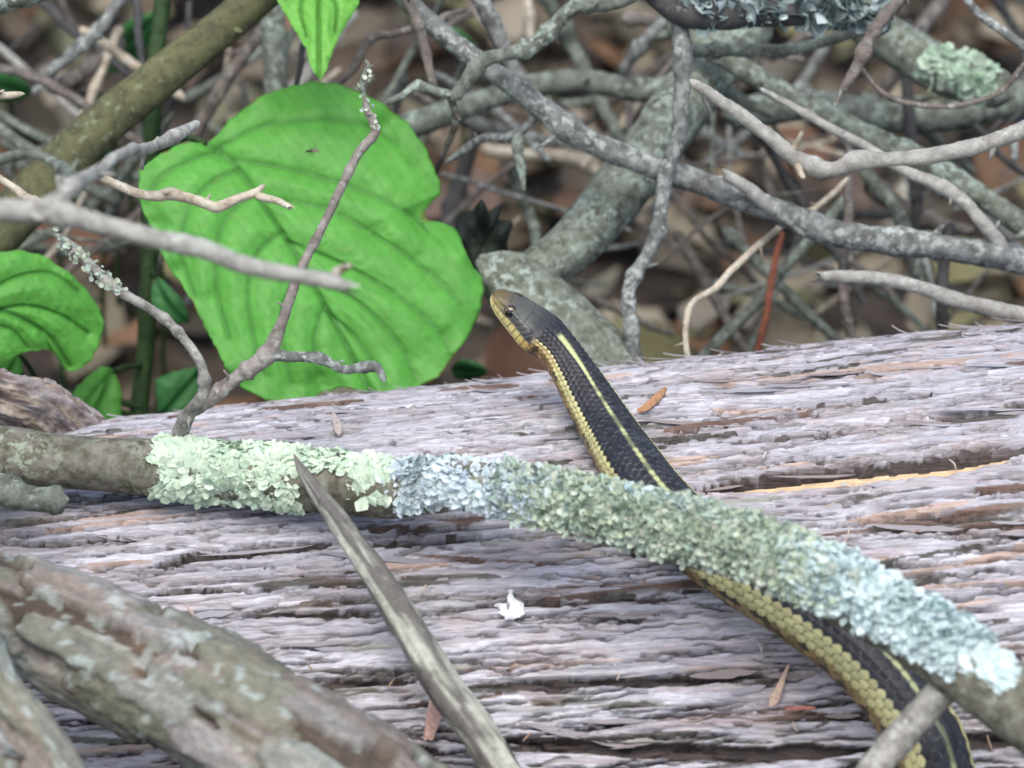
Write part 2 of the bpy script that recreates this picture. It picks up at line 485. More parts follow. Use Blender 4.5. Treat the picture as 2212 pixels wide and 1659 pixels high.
def build_log():
    root = thing('fallen_log', A0 - np.array([0, 0, A0[2]]), 'long fallen cedar log with stringy grey-pink bark under the snake', 'log')
    base = np.array(root.location)
    gr = np.cumsum(np.linspace(0.0005, 0.0145, 100))
    sv = np.concatenate([SA - gr[::-1], np.linspace(SA, SB, 810), SB + gr])
    u = np.linspace(0, 1, 590)
    # rows closer together where the trunk faces the viewer, wider round the crest
    pd = PA + (PB - PA) * (0.72 * u + 0.28 * u ** 2.2)
    lo_ = PA + 2 * math.pi
    pc = np.concatenate([np.linspace(PB, PB + 0.7, 24)[1:], np.linspace(PB + 0.8, lo_ - 1.2, 12), lo_ - np.linspace(1.1, 0, 46)[:-1]])
    pv = np.concatenate([pd, pc])
    Sg, Pg = np.meshgrid(sv, pv, indexing='ij')
    def fold(q, n):
        q = np.abs(q) % (2 * n)
        return np.clip(np.where(q > n, 2 * n - q, q), 0, n - 0.001)
    Pw = np.where(Pg > PB + 2.2, Pg - 2 * math.pi, Pg)                 # the underside carries the same bark on
    fi = fold((Sg - SA) / ds_, ns_ - 1); fj = fold((Pw - PA) * RM_ / da_, na_ - 1)
    i = fi.astype(int); j = fj.astype(int); ti = fi - i; tj = fj - j
    def samp(F):
        ti_, tj_ = (ti[..., None], tj[..., None]) if F.ndim == 3 else (ti, tj)
        return (F[i, j] * (1 - ti_) + F[i + 1, j] * ti_) * (1 - tj_) + (F[i, j + 1] * (1 - ti_) + F[i + 1, j + 1] * ti_) * tj_
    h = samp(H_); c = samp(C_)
    V = log_pt(Sg, Pg, 0.82 * (h - 0.0030)) - base
    n, nv = V.shape[:2]
    verts = np.vstack([V.reshape(-1, 3), (A0 + sv[0] * AX - base)[None], (A0 + sv[-1] * AX - base)[None]])
    q = grid_faces(n, nv, True)
    jj = np.arange(nv); j2 = (jj + 1) % nv
    caps = np.vstack([np.stack([np.full(nv, n * nv), jj, j2], -1), np.stack([np.full(nv, n * nv + 1), (n - 1) * nv + j2, (n - 1) * nv + jj], -1)])
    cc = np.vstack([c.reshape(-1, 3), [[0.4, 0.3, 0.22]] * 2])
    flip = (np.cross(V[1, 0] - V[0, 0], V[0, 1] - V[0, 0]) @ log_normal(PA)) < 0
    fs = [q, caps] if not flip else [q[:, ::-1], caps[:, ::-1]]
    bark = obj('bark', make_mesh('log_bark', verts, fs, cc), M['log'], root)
    # loose strips of bark lifting off the surface
    r = np.random.default_rng(12)
    strips = []
    for k in range(8):
        nl, nw = 12, 3
        uu = np.linspace(-1, 1, nl)[:, None]; ww = np.linspace(-1, 1, nw)[None, :]
        wid = (1 - np.abs(uu) ** 3 * 0.9) * (0.7 + 0.6 * vn(uu * 4 + k * 9, ww * 2 + k, 3))
        X = uu + 0 * ww; Y = ww * wid + 0.5 * (vn(uu * 1.5 + k * 5, 0 * uu, 4) - 0.5)
        Z = 0.6 * np.maximum(0, uu) ** 3 * (0.3 + vn(k + 0 * uu, uu, 8)) + 0.3 * np.maximum(0, -uu) ** 4 + 0.10 * (1 - ww ** 2) + 0 * ww
        me = make_mesh('bark_strip', np.stack([X, Y, Z], -1).reshape(-1, 3), grid_faces(nl, nw), None)
        tone = [(0.42, 0.405, 0.44), (0.40, 0.37, 0.385), (0.36, 0.31, 0.30), (0.46, 0.455, 0.49)][k % 4]
        at = me.color_attributes.new("Col", 'FLOAT_COLOR', 'POINT')
        at.data.foreach_set("color", np.tile(np.array([*tone, 1], np.float32), (nl * nw, 1)).ravel())
        me.materials.append(M['strip'])
        strips.append(me)
    for k in range(230):
        crest = k < 120
        s = r.uniform(0.0, ALEN)
        ph = r.uniform(math.radians(66), math.radians(104)) if crest else r.uniform(math.radians(5), math.radians(75))
        o = obj('bark_strip', strips[k % 8], None, bark)
        nrm = log_normal(ph); tang = AX * (1 if r.random() < 0.5 else -1)
        tw = r.normal(0, 0.10)
        bi = np.cross(nrm, tang)
        t2 = tang * math.cos(tw) + bi * math.sin(tw); b2 = np.cross(nrm, t2)
        L = r.uniform(0.004, 0.016); w = r.uniform(0.0003, 0.0010); zz = r.uniform(0.0010, 0.0040) if crest else r.uniform(0.0006, 0.0018)
        p = log_pt(np.array(s), np.array(ph), 0.0002) - base
        mt = np.eye(4); mt[:3, 0] = t2 * L; mt[:3, 1] = b2 * w; mt[:3, 2] = nrm * zz; mt[:3, 3] = p
        o.matrix_local = Matrix(mt.tolist())
    return root
LOG = build_log()
LOGBASE = np.array(LOG.location)

# ------------------------------------------------------------------ branches
def rough_disp(seed, amp=0.12, fine=0.05, wl=0.012):
    def f(L, phi, R):
        return R * (amp * (fbm(L / wl + seed * 3.1, np.cos(phi) * 1.3 + seed, seed, 3) + fbm(L / wl + seed, np.sin(phi) * 1.3 + 9, seed + 5, 3) - 1.0)
                    + fine * 2 * (fbm(L / wl * 5 + seed, np.cos(phi) * 5 + np.sin(phi) * 3.3, seed + 9, 3) - 0.5))
    return f

def wood(name, pts, mat, parent=None, seed=0, knobs=0, nv=None, amp=0.20, fine=0.16, broken=(False, False), wobble=0.45, base=None, disp=None, nubs=None):
    """pts: rows x, y, depth, half thickness on the view grid; returns object at the first point (or under its parent)"""
    W = np.array([[*P(x, y, DZ(d)), r * K(DZ(d))] for x, y, d, r in pts])
    rm = W[:, 3].mean()
    step = max(0.0007, min(0.003, rm * 0.45)) * (2.0 if name == 'brush_twig' else 1.0)
    c = spline(W, step)
    r = np.maximum(c[:, 3], 0.0002); c = c[:, :3]
    L = np.concatenate([[0], np.cumsum(np.linalg.norm(np.diff(c, axis=0), axis=1))])
    g = np.random.default_rng(seed + 100)
    # slight crookedness
    f1 = 1 / (rm * 9)
    env = np.minimum(1, np.minimum(L, L[-1] - L) / (rm * 4))[:, None]
    off = np.stack([vn(L * f1 + seed * 7 + 11 * k, 0 * L + k, seed + k) - 0.5 for k in range(3)], -1)
    c = c + off * rm * wobble * 2 * env
    for k in range(knobs):
        s0 = g.uniform(0.05, 0.95) * L[-1]
        r = r * (1 + g.uniform(0.18, 0.42) * np.exp(-((L - s0) / (rm * g.uniform(0.6, 1.2))) ** 2))
    n = len(r)
    for e, br in ((0, broken[0]), (1, broken[1])):
        d = L if e == 0 else L[-1] - L
        if not br:
            r = r * np.sqrt(np.clip(d / (rm * 0.8), 0.02, 1))
    if nv is None:
        nv = int(np.clip(rm / 0.0004, 10, 40))
    v, f, LL, phi = tube(c, r, nv, disp or rough_disp(seed, amp, fine, max(0.006, rm * 3)))
    if broken[0] or broken[1]:
        for e, br in ((0, broken[0]), (1, broken[1])):
            if br:
                ring = np.arange(nv) + (0 if e == 0 else (n - 1) * nv)
                t = (c[0] - c[2]) if e == 0 else (c[-1] - c[-3])
                t = t / np.linalg.norm(t)
                v[ring] += t * (g.random(nv)[:, None] ** 2) * rm * 2.2
    if nubs is None: nubs = 0 if name in ('petiole', 'stem', 'side_spur', 'brush_twig') else int(L[-1] / (rm * 20))
    n0 = len(v); ev, ef = [], []
    tt, vv, ssd = frames(c)
    for k in range(nubs):
        i = int(g.integers(2, max(3, n - 2))); a = g.uniform(-math.pi, math.pi)
        if i >= n: continue
        rad = math.cos(a) * vv[i] + math.sin(a) * ssd[i]
        ax = rad + tt[i] * g.uniform(-0.9, 0.9); ax /= np.linalg.norm(ax)
        b1 = np.cross(ax, [0.3, 0.5, 0.8]); b1 /= np.linalg.norm(b1); b2 = np.cross(ax, b1)
        ln = rm * g.uniform(0.9, 2.6) if rm < 0.004 else rm * g.uniform(0.3, 0.8); br = min(rm * 0.42, 0.0012) * g.uniform(0.6, 1.0)
        bend = (b1 * g.uniform(-1, 1) + b2 * g.uniform(-1, 1)) * ln * 0.35
        p0 = c[i] + rad * r[i] * 0.6
        q0 = n0 + len(ev) * 18
        ang = np.arange(6) / 6 * 2 * math.pi
        circ = np.cos(ang)[:, None] * b1 + np.sin(ang)[:, None] * b2
        ring = np.vstack([p0 + circ * br * 1.4, p0 + ax * (ln * 0.5 + r[i] * 0.4) + bend * 0.3 + circ * br * 0.8, p0 + ax * (ln + r[i] * 0.4) + bend + circ * br * (0.35 + 0.5 * g.random())])
        ev.append(ring)
        for m in range(2):
            for j in range(6):
                ef.append([q0 + m * 6 + j, q0 + m * 6 + (j + 1) % 6, q0 + (m + 1) * 6 + (j + 1) % 6, q0 + (m + 1) * 6 + j])
        ef += [[q0 + 12, q0 + 13, q0 + 14, q0 + 15], [q0 + 12, q0 + 15, q0 + 16, q0 + 17]]
    if ev:
        v = np.vstack([v] + ev); f = [np.vstack([f[0], np.array(ef)]), f[1]]
    org = base if base is not None else (np.array(c[0]) if parent is None else np.array(parent.location))
    me = make_mesh(name, v - org, f)
    o = obj(name, me, M[mat] if isinstance(mat, str) else mat, parent)
    if parent is None:
        o.location = org
    return o

BR = []
def single(name, label, cat, pts, mat, group=None, **kw):
    o = wood(name, pts, mat, **kw)
    tag(o, label, cat, group)
    BR.append(o)
    return o

def forked(name, label, cat, parts, group=None):
    """parts: list of (part name, pts, mat, kwargs); the first carries the base"""
    p0 = parts[0][1][0]
    root = thing(name, P(p0[0], p0[1], DZ(p0[2])), label, cat, group)
    for nm, pts, mat, kw in parts:
        wood(nm, pts, mat, parent=root, **kw)
    return root

# branches of the brush behind the log --------------------------------------------------------
forked('fallen_branch', 'long straight speckled grey branch slanting from above the big leaf down behind log', 'branch', [
    ('branch_wood', [(560, -290, 1.10, 15), (820, -70, 1.09, 20), (880, 0, 1.09, 21), (1035, 135, 1.09, 23), (1230, 272, 1.09, 25), (1400, 346, 1.09, 26), (1520, 392, 1.09, 27),
                     (1660, 445, 1.09, 29), (1820, 502, 1.09, 29), (2000, 532, 1.09, 30), (2212, 560, 1.09, 32), (2400, 600, 1.10, 33), (2800, 720, 1.14, 34), (3400, 980, 1.22, 34)], 'grey', dict(seed=1, knobs=5)),
    ('side_spur', [(1680, 458, 1.088, 16), (1625, 415, 1.078, 15), (1570, 380, 1.072, 12)], 'pale', dict(seed=2, broken=(False, True))),
    ('side_twig', [(2180, 560, 1.09, 16), (2130, 490, 1.085, 15), (2060, 420, 1.085, 15), (1930, 352, 1.085, 12), (1800, 280, 1.085, 10), (1700, 220, 1.085, 8), (1640, 190, 1.085, 5)], 'pale', dict(seed=3, knobs=2)),
    ('side_twig', [(1200, 250, 1.09, 11), (1180, 225, 1.09, 12), (1115, 292, 1.10, 11), (1050, 300, 1.11, 10), (990, 335, 1.12, 8), (960, 352, 1.12, 5)], 'grey', dict(seed=4)),
])
forked('crossing_twig', 'knotty grey-green twig crossing over the speckled grey branch and forking at its end', 'twig', [
    ('twig_wood', [(1420, -40, 1.06, 17), (1330, 5, 1.062, 17), (1240, 18, 1.064, 17), (1150, 92, 1.066, 18), (1095, 118, 1.066, 17), (1040, 142, 1.066, 17), (985, 205, 1.068, 14), (968, 215, 1.068, 12)], 'greygreen', dict(seed=5, knobs=5)),
    ('side_twig', [(978, 208, 1.068, 11), (945, 196, 1.066, 10), (905, 183, 1.065, 10), (870, 205, 1.062, 8), (832, 224, 1.06, 7)], 'greygreen', dict(seed=6, knobs=2)),
    ('side_twig', [(975, 205, 1.07, 9), (985, 260, 1.08, 8), (960, 330, 1.10, 7), (930, 400, 1.13, 6)], 'brown', dict(seed=7)),
])
single('fallen_branch', 'short speckled grey branch running down beside the crossing twig to join speckled branch', 'branch',
       [(1000, -60, 1.10, 18), (1040, 0, 1.10, 19), (1085, 100, 1.10, 18), (1115, 175, 1.10, 18), (1160, 230, 1.095, 17)], 'grey', seed=8, knobs=2)
def plate_disp(seed, depth, n=160, sc=(0.012, 0.5)):
    g = np.random.default_rng(seed)
    def f(L, phi, R):
        H = np.zeros_like(L); Lm = L.max()
        for i in range(n):
            s0 = g.uniform(0, Lm); p0 = g.uniform(-math.pi, math.pi); ls = sc[0] * g.uniform(0.5, 1.5); lp = sc[1] * g.uniform(0.5, 1.4); lev = depth * g.uniform(0.35, 1.0)
            dp = (phi - p0 + math.pi) % (2 * math.pi) - math.pi
            q = ((L - s0) / ls) ** 2 + (dp / lp) ** 2 + 1.1 * (fbm(L / sc[0] * 3 + i, phi * 3 + i * 2, seed, 2) - 0.5)
            lv = lev * (1 + 0.3 * dp / lp)
            H = np.where((q < 1) & (lv > H), lv, H)
        return H - depth * 0.5 + rough_disp(seed, 0.05, 0.03, 0.02)(L, phi, R)
    return f
single('leaning_branch', 'thick grey-green lichen-mottled dead stem leaning behind the snake\'s head', 'branch',
       [(1640, 20, 1.20, 62), (1560, 120, 1.18, 60), (1450, 225, 1.16, 58), (1330, 370, 1.145, 60), (1220, 530, 1.13, 52), (1150, 600, 1.12, 48), (1090, 690, 1.12, 50)], 'mossy', seed=9, nv=56, disp=plate_disp(4, 0.0011, 240, (0.010, 0.45)))
single('dead_stump', 'stout grey-green stump with cracked bark right behind the snake\'s head', 'stump',
       [(1030, 560, 1.10, 38), (1090, 595, 1.10, 60), (1160, 650, 1.10, 72), (1240, 730, 1.10, 78), (1320, 830, 1.10, 80), (1420, 1000, 1.12, 84)], 'mossy', seed=10, nv=64, disp=plate_disp(5, 0.0013, 160, (0.012, 0.5)))
single('upright_twig', 'upright knobbly grey twig standing right of the lichen-mottled stem down to log', 'twig',
       [(1462, -60, 1.075, 22), (1466, 60, 1.075, 20), (1472, 160, 1.075, 19), (1466, 290, 1.075, 18), (1432, 385, 1.08, 17), (1412, 520, 1.085, 16), (1362, 615, 1.085, 15), (1368, 700, 1.085, 16), (1374, 800, 1.09, 17)], 'grey', seed=11, knobs=6)
forked('bent_twig', 'pale smooth twig with a sharp bend and knot hanging over the brush', 'twig', [
    ('twig_wood', [(1488, 172, 0.95, 10), (1530, 200, 0.95, 13), (1590, 240, 0.95, 15), (1660, 292, 0.95, 17), (1695, 325, 0.95, 18), (1745, 358, 0.95, 18), (1800, 368, 0.95, 17), (1850, 350, 0.95, 24), (1900, 348, 0.95, 17),
                   (2000, 340, 0.95, 18), (2130, 312, 0.95, 18), (2212, 280, 0.95, 20), (2320, 240, 0.95, 22), (2700, 130, 0.97, 24), (3300, -20, 1.0, 27)], 'pale', dict(seed=12, knobs=1, wobble=0.2)),
    ('side_spur', [(1705, 335, 0.95, 9), (1722, 305, 0.948, 6), (1735, 282, 0.946, 5)], 'tan', dict(seed=13)),
    ('side_spur', [(1720, 350, 0.95, 9), (1728, 372, 0.948, 7), (1738, 386, 0.946, 5)], 'tan', dict(seed=14)),
])
single('hanging_twig', 'thin dark twig hanging straight down behind the knot of the pale bent twig', 'twig',
       [(1832, 300, 1.13, 10), (1836, 380, 1.13, 11), (1830, 480, 1.12, 11), (1824, 570, 1.11, 11), (1822, 640, 1.11, 11), (1850, 800, 1.12, 11)], 'brown', seed=15, knobs=2)
single('mossy_branch', 'long mossy green branch slanting past the pale bent twig', 'branch',
       [(1440, 40, 1.15, 22), (1520, 92, 1.15, 24), (1650, 170, 1.15, 24), (1800, 258, 1.15, 25), (1950, 338, 1.15, 26), (2110, 432, 1.15, 26), (2212, 492, 1.15, 27), (2350, 570, 1.15, 28), (2900, 880, 1.22, 30)], 'mossy', seed=16, knobs=3)
single('broken_branch', 'bare grey branch with a splintered white broken end above the log', 'branch',
       [(1775, 598, 1.06, 11), (1805, 594, 1.06, 13), (1860, 596, 1.06, 15), (1980, 618, 1.06, 16), (2100, 650, 1.06, 18), (2212, 676, 1.06, 20), (2350, 700, 1.06, 22), (2900, 800, 1.09, 27)], 'pale', seed=17, knobs=1, broken=(True, False))
single('mossy_branch', 'thick short mossy branch with green lichen, broken off above the thin curved vine', 'branch',
       [(1760, -20, 1.20, 40), (1880, 55, 1.20, 44), (1980, 115, 1.20, 48), (2080, 165, 1.19, 48), (2170, 195, 1.18, 36), (2195, 205, 1.18, 16)], 'mossy', seed=18, nv=44, disp=plate_disp(8, 0.001, 120, (0.009, 0.5)))
single('arched_twig', 'mossy twig sagging in an arch under the lichen tufts', 'twig',
       [(1470, 110, 1.10, 15), (1540, 104, 1.10, 16), (1620, 108, 1.10, 15), (1700, 108, 1.10, 14), (1770, 92, 1.10, 14), (1840, 66, 1.10, 15), (1900, 40, 1.10, 18)], 'greygreen', seed=19, knobs=2)
single('lichen_branch_top', 'dark branch tufted with grey lichen over the arched mossy twig', 'branch',
       [(1380, -40, 1.07, 24), (1480, 20, 1.07, 30), (1600, 18, 1.07, 34), (1720, 12, 1.07, 36), (1830, 22, 1.08, 34), (1930, 40, 1.08, 26)], 'dark', seed=20).name = 'tufted_branch'
single('crossing_twig', 'thin scaly brown twig crossing in front of the thick mossy branch', 'twig',
       [(1990, -50, 1.06, 14), (1945, 0, 1.06, 14), (1880, 75, 1.06, 14), (1845, 155, 1.06, 13), (1815, 205, 1.06, 7), (1802, 232, 1.06, 4)], 'brown', seed=21, knobs=4)
single('curved_vine', 'thin twisted reddish vine curving below the thick mossy branch', 'vine',
       [(1855, 130, 1.075, 5), (1885, 180, 1.075, 5), (1930, 215, 1.075, 6), (2000, 228, 1.075, 6), (2080, 225, 1.075, 6), (2140, 210, 1.075, 6), (2180, 178, 1.075, 6), (2240, 110, 1.08, 6)], 'brown', seed=22, knobs=8)
single('forked_twig', 'thin tan twig with a drooping bend standing on the log\'s far side', 'twig',
       [(1840, 380, 1.13, 6), (1760, 450, 1.12, 7), (1690, 490, 1.11, 8), (1620, 545, 1.10, 8), (1550, 615, 1.09, 8), (1498, 650, 1.085, 8), (1484, 710, 1.08, 7), (1490, 800, 1.08, 7)], 'tan', seed=23, knobs=2)
single('red_twig', 'thin rusty red twig standing upright behind the log', 'twig',
       [(1690, 500, 1.20, 6), (1672, 590, 1.19, 8), (1655, 670, 1.18, 8), (1640, 760, 1.18, 8), (1630, 820, 1.18, 8)], 'red', seed=24)
single('slanting_twig', 'smooth grey-green twig slanting behind the rusty red twig', 'twig',
       [(1840, 420, 1.22, 12), (1740, 530, 1.21, 13), (1630, 650, 1.20, 13), (1530, 760, 1.20, 13), (1480, 820, 1.20, 13)], 'greygreen', seed=25)
single('upright_twig', 'short dark upright twig behind the splintered grey branch', 'twig',
       [(2055, 480, 1.17, 13), (2040, 570, 1.17, 13), (2032, 660, 1.17, 14), (2028, 760, 1.18, 14)], 'dark', seed=26)
single('upright_twig', 'dark upright twig passing behind the thick mossy branch', 'twig',
       [(1960, 40, 1.26, 12), (1962, 200, 1.26, 13), (1975, 330, 1.26, 14), (1985, 480, 1.27, 14), (1990, 600, 1.28, 14)], 'dark', seed=27)
single('mossy_branch', 'blurred mossy branch lying flat across from the big leaf to the lichen-mottled stem', 'branch',
       [(760, 360, 1.24, 30), (880, 270, 1.24, 30), (1010, 215, 1.24, 26), (1120, 190, 1.25, 26), (1250, 180, 1.26, 27), (1400, 190, 1.26, 28), (1500, 175, 1.26, 30)], 'greygreen', seed=28)
single('forked_twig', 'slim brown forked twig reaching out from behind the hanging leaf', 'twig',
       [(690, 200, 1.13, 9), (760, 150, 1.13, 9), (800, 90, 1.13, 10), (850, 75, 1.13, 9), (920, 55, 1.14, 8), (1010, 20, 1.15, 7)], 'brown', seed=29, knobs=2)
single('scaly_twig', 'short scaly brown twig hanging down beside the long speckled grey branch', 'twig',
       [(850, -40, 1.075, 11), (890, 20, 1.075, 12), (915, 100, 1.075, 11), (935, 170, 1.075, 9), (948, 200, 1.075, 4)], 'brown', seed=30, knobs=5)
single('drooping_twig', 'short lichen-crusted twig drooping beneath the speckled grey branch', 'twig',
       [(1120, 285, 1.095, 9), (1118, 320, 1.095, 13), (1124, 365, 1.095, 9), (1132, 410, 1.095, 5)], 'greygreen', seed=31, knobs=2)
single('mossy_branch', 'pale mossy branch lying low across the brush behind the vine', 'branch',
       [(1560, 250, 1.26, 34), (1750, 225, 1.26, 34), (1950, 260, 1.27, 32), (2120, 235, 1.27, 34), (2300, 180, 1.28, 36)], 'greygreen', seed=32)
single('grey_twig', 'straight slim grey twig slanting above the thick mossy branch', 'twig',
       [(2060, -40, 1.10, 9), (2110, 20, 1.10, 9), (2170, 70, 1.10, 10), (2240, 120, 1.10, 10)], 'grey', seed=33)
single('slanting_twig', 'dull grey twig slanting low beneath the pale bent twig', 'twig',
       [(1860, 360, 1.24, 15), (1920, 440, 1.24, 15), (1960, 520, 1.25, 16), (2010, 640, 1.26, 16)], 'greygreen', seed=34)

# branches around the shrub on the other side -----------------------------------------------------
single('olive_branch', 'smooth thick olive-brown branch slanting across the green shrub stem', 'branch',
       [(-900, 1500, 1.16, 66), (-450, 960, 1.12, 62), (-160, 660, 1.11, 58), (-40, 540, 1.11, 56), (100, 395, 1.11, 54), (200, 290, 1.11, 50), (330, 180, 1.11, 46), (450, 78, 1.11, 42), (560, -15, 1.11, 40), (660, -100, 1.11, 40), (1000, -400, 1.12, 34), (1400, -760, 1.13, 26)], 'olive', seed=40, nv=40, amp=0.06, fine=0.03, wobble=0.1)
forked('bare_twig', 'thick bare grey twig ending in a pale frayed tip before the big leaf', 'twig', [
    ('twig_wood', [(-1300, 620, 0.86, 48), (-600, 470, 0.84, 36), (-120, 445, 0.83, 28), (0, 458, 0.83, 26), (110, 462, 0.83, 27), (200, 480, 0.83, 22), (330, 512, 0.83, 22), (430, 535, 0.83, 22), (520, 575, 0.83, 20), (620, 598, 0.83, 18), (700, 608, 0.83, 17), (745, 618, 0.83, 12)], 'pale', dict(seed=41, knobs=2, wobble=0.2, broken=(False, True))),
    ('side_twig', [(60, 460, 0.83, 20), (120, 440, 0.83, 20), (165, 400, 0.835, 18), (215, 365, 0.875, 15), (270, 330, 0.90, 13), (330, 315, 0.96, 12), (390, 290, 0.98, 14), (430, 265, 0.99, 9)], 'pale', dict(seed=42, knobs=2)),
    ('side_twig', [(165, 400, 0.835, 14), (130, 360, 0.90, 12), (70, 335, 0.91, 11), (0, 345, 0.92, 12), (-80, 380, 0.92, 12)], 'greygreen', dict(seed=43, knobs=2)),
    ('side_spur', [(700, 608, 0.83, 12), (725, 592, 0.853, 11), (752, 575, 0.851, 8)], 'tan', dict(seed=44, broken=(False, True))),
])
forked('peeling_twig', 'short knobbly cream twig with peeling orange tip across the big leaf', 'twig', [
    ('twig_wood', [(140, 425, 0.845, 8), (160, 395, 0.895, 7), (190, 374, 0.945, 7), (235, 390, 0.955, 10), (290, 412, 0.955, 11), (330, 418, 0.955, 12), (365, 414, 0.955, 15), (400, 425, 0.955, 12), (440, 438, 0.955, 12), (470, 448, 0.955, 12), (520, 430, 0.955, 10), (550, 418, 0.955, 9), (572, 398, 0.955, 5)], 'tan', dict(seed=45, knobs=3)),
    ('side_spur', [(548, 420, 0.955, 9), (590, 432, 0.955, 9), (624, 446, 0.955, 7)], 'tan', dict(seed=46, broken=(False, True))),
])
single('broken_twig', 'tiny cream broken twig tip beside the thick bare grey twig', 'twig',
       [(-700, 240, 1.02, 12), (-300, 270, 0.98, 10), (-60, 340, 0.96, 9), (0, 385, 0.96, 9), (40, 410, 0.96, 9), (62, 432, 0.955, 12), (85, 445, 0.94, 8)], 'tan', seed=47, knobs=2)
single('broken_twig', 'stubby pale twig tip poking in over the dark undergrowth, clear of the grey twigs', 'twig',
       [(-800, 420, 1.12, 13), (-400, 260, 1.05, 11), (-60, 200, 1.0, 9), (0, 203, 1.0, 9), (35, 203, 1.0, 8), (54, 202, 1.0, 4)], 'tan', seed=48)
single('slim_twig', 'slim grey twig zigzagging behind the olive-brown branch', 'twig',
       [(-40, 140, 1.20, 10), (60, 160, 1.20, 11), (150, 205, 1.20, 11), (230, 260, 1.20, 11), (330, 320, 1.21, 11)], 'brown', seed=49)
single('slim_twig', 'slim grey twig leaning to meet the zigzag twig behind the olive-brown branch', 'twig',
       [(80, 180, 1.21, 12), (160, 110, 1.21, 13), (230, 50, 1.21, 13), (290, -40, 1.21, 13)], 'grey', seed=50)
single('slim_twig', 'tan twig sloping down into the olive-brown branch beside the green stem', 'twig',
       [(170, 60, 1.23, 10), (230, 100, 1.23, 11), (300, 150, 1.23, 11), (400, 215, 1.23, 11)], 'tan', seed=51)
single('slim_twig', 'straight grey twig leaning behind the top of the big leaf', 'twig',
       [(400, 330, 1.24, 17), (450, 240, 1.24, 16), (520, 130, 1.24, 15), (600, 20, 1.25, 15)], 'brown', seed=52)
single('slim_twig', 'low grey twig running behind the thick bare twig into the olive branch', 'twig',
       [(-60, 220, 1.22, 12), (40, 300, 1.22, 13), (140, 370, 1.22, 13), (260, 440, 1.23, 13)], 'greygreen', seed=53)
single('upright_sapling', 'smooth grey-green upright stem between the olive branch and hanging leaf', 'sapling',
       [(585, -60, 1.22, 26), (590, 80, 1.22, 27), (598, 250, 1.22, 27), (600, 450, 1.22, 28), (600, 900, 1.25, 28)], 'greygreen', seed=54, amp=0.05, fine=0.03, wobble=0.1)
single('black_twig', 'short blackish twig just below the hanging green leaf', 'twig',
       [(655, 90, 1.15, 7), (650, 130, 1.15, 7), (638, 190, 1.15, 6), (625, 260, 1.16, 6)], 'dark', seed=55)
single('lichen_knob', 'lichen-crusted branch stub poking in above the dark undergrowth', 'branch',
       [(-700, 420, 1.16, 46), (-350, 180, 1.08, 40), (-80, 20, 1.04, 34), (0, 0, 1.04, 30), (60, -10, 1.04, 26), (130, -30, 1.04, 24)], 'mossy', seed=56, knobs=3).name = 'mossy_branch'

# filler of the brush: thin twigs lying criss-cross behind the log -----------------------------------
fr = np.random.default_rng(77)
for k in range(130):
    left = k % 3 == 0
    x = fr.uniform(-60, 700) if left else fr.uniform(850, 2280)
    y = fr.uniform(-40, 560) if left else fr.uniform(-40, 680)
    d = fr.uniform(1.24, 1.42)
    a = fr.choice([fr.normal(0.55, 0.35), fr.normal(-0.6, 0.35), fr.normal(1.5, 0.25)], p=[0.45, 0.35, 0.20])
    L = fr.uniform(180, 520); r = fr.uniform(4, 12) * (1.0 if fr.random() < 0.8 else 1.6)
    dx, dy = math.cos(a) * L / 2, math.sin(a) * L / 2
    bend = fr.normal(0, 0.09) * L
    pts = [(x - dx, y - dy, d, r * 1.1), (x - dy / L * bend, y + dx / L * bend, d + fr.uniform(-0.03, 0.03), r), (x + dx, y + dy, d + fr.uniform(-0.06, 0.06), r * 0.7)]
    mt = ['brown', 'greygreen', 'grey', 'tan', 'dark', 'mossy', 'pale'][fr.choice(7, p=[0.24, 0.24, 0.18, 0.10, 0.10, 0.08, 0.06])]
    look = dict(brown='brown', greygreen='grey-green', grey='speckled grey', tan='tan', dark='blackish', mossy='mossy', pale='bleached pale')[mt]
    size = 'hair-thin' if r < 6.5 else 'slim' if r < 10 else 'stout'; shape = 'bowed' if abs(bend) > 0.07 * L else 'straight'
    lean = 'upright' if abs(math.sin(a)) > 0.88 else 'nearly level' if abs(math.sin(a)) < 0.35 else 'slanting'
    single('brush_twig', f'{size} {look} twig, {shape} and {lean}, tangled deep in the brush behind the log', 'twig', pts, mat=mt, group=f'{size} {look} {shape} {lean} twigs in the brush', seed=200 + k, knobs=2, nv=10)

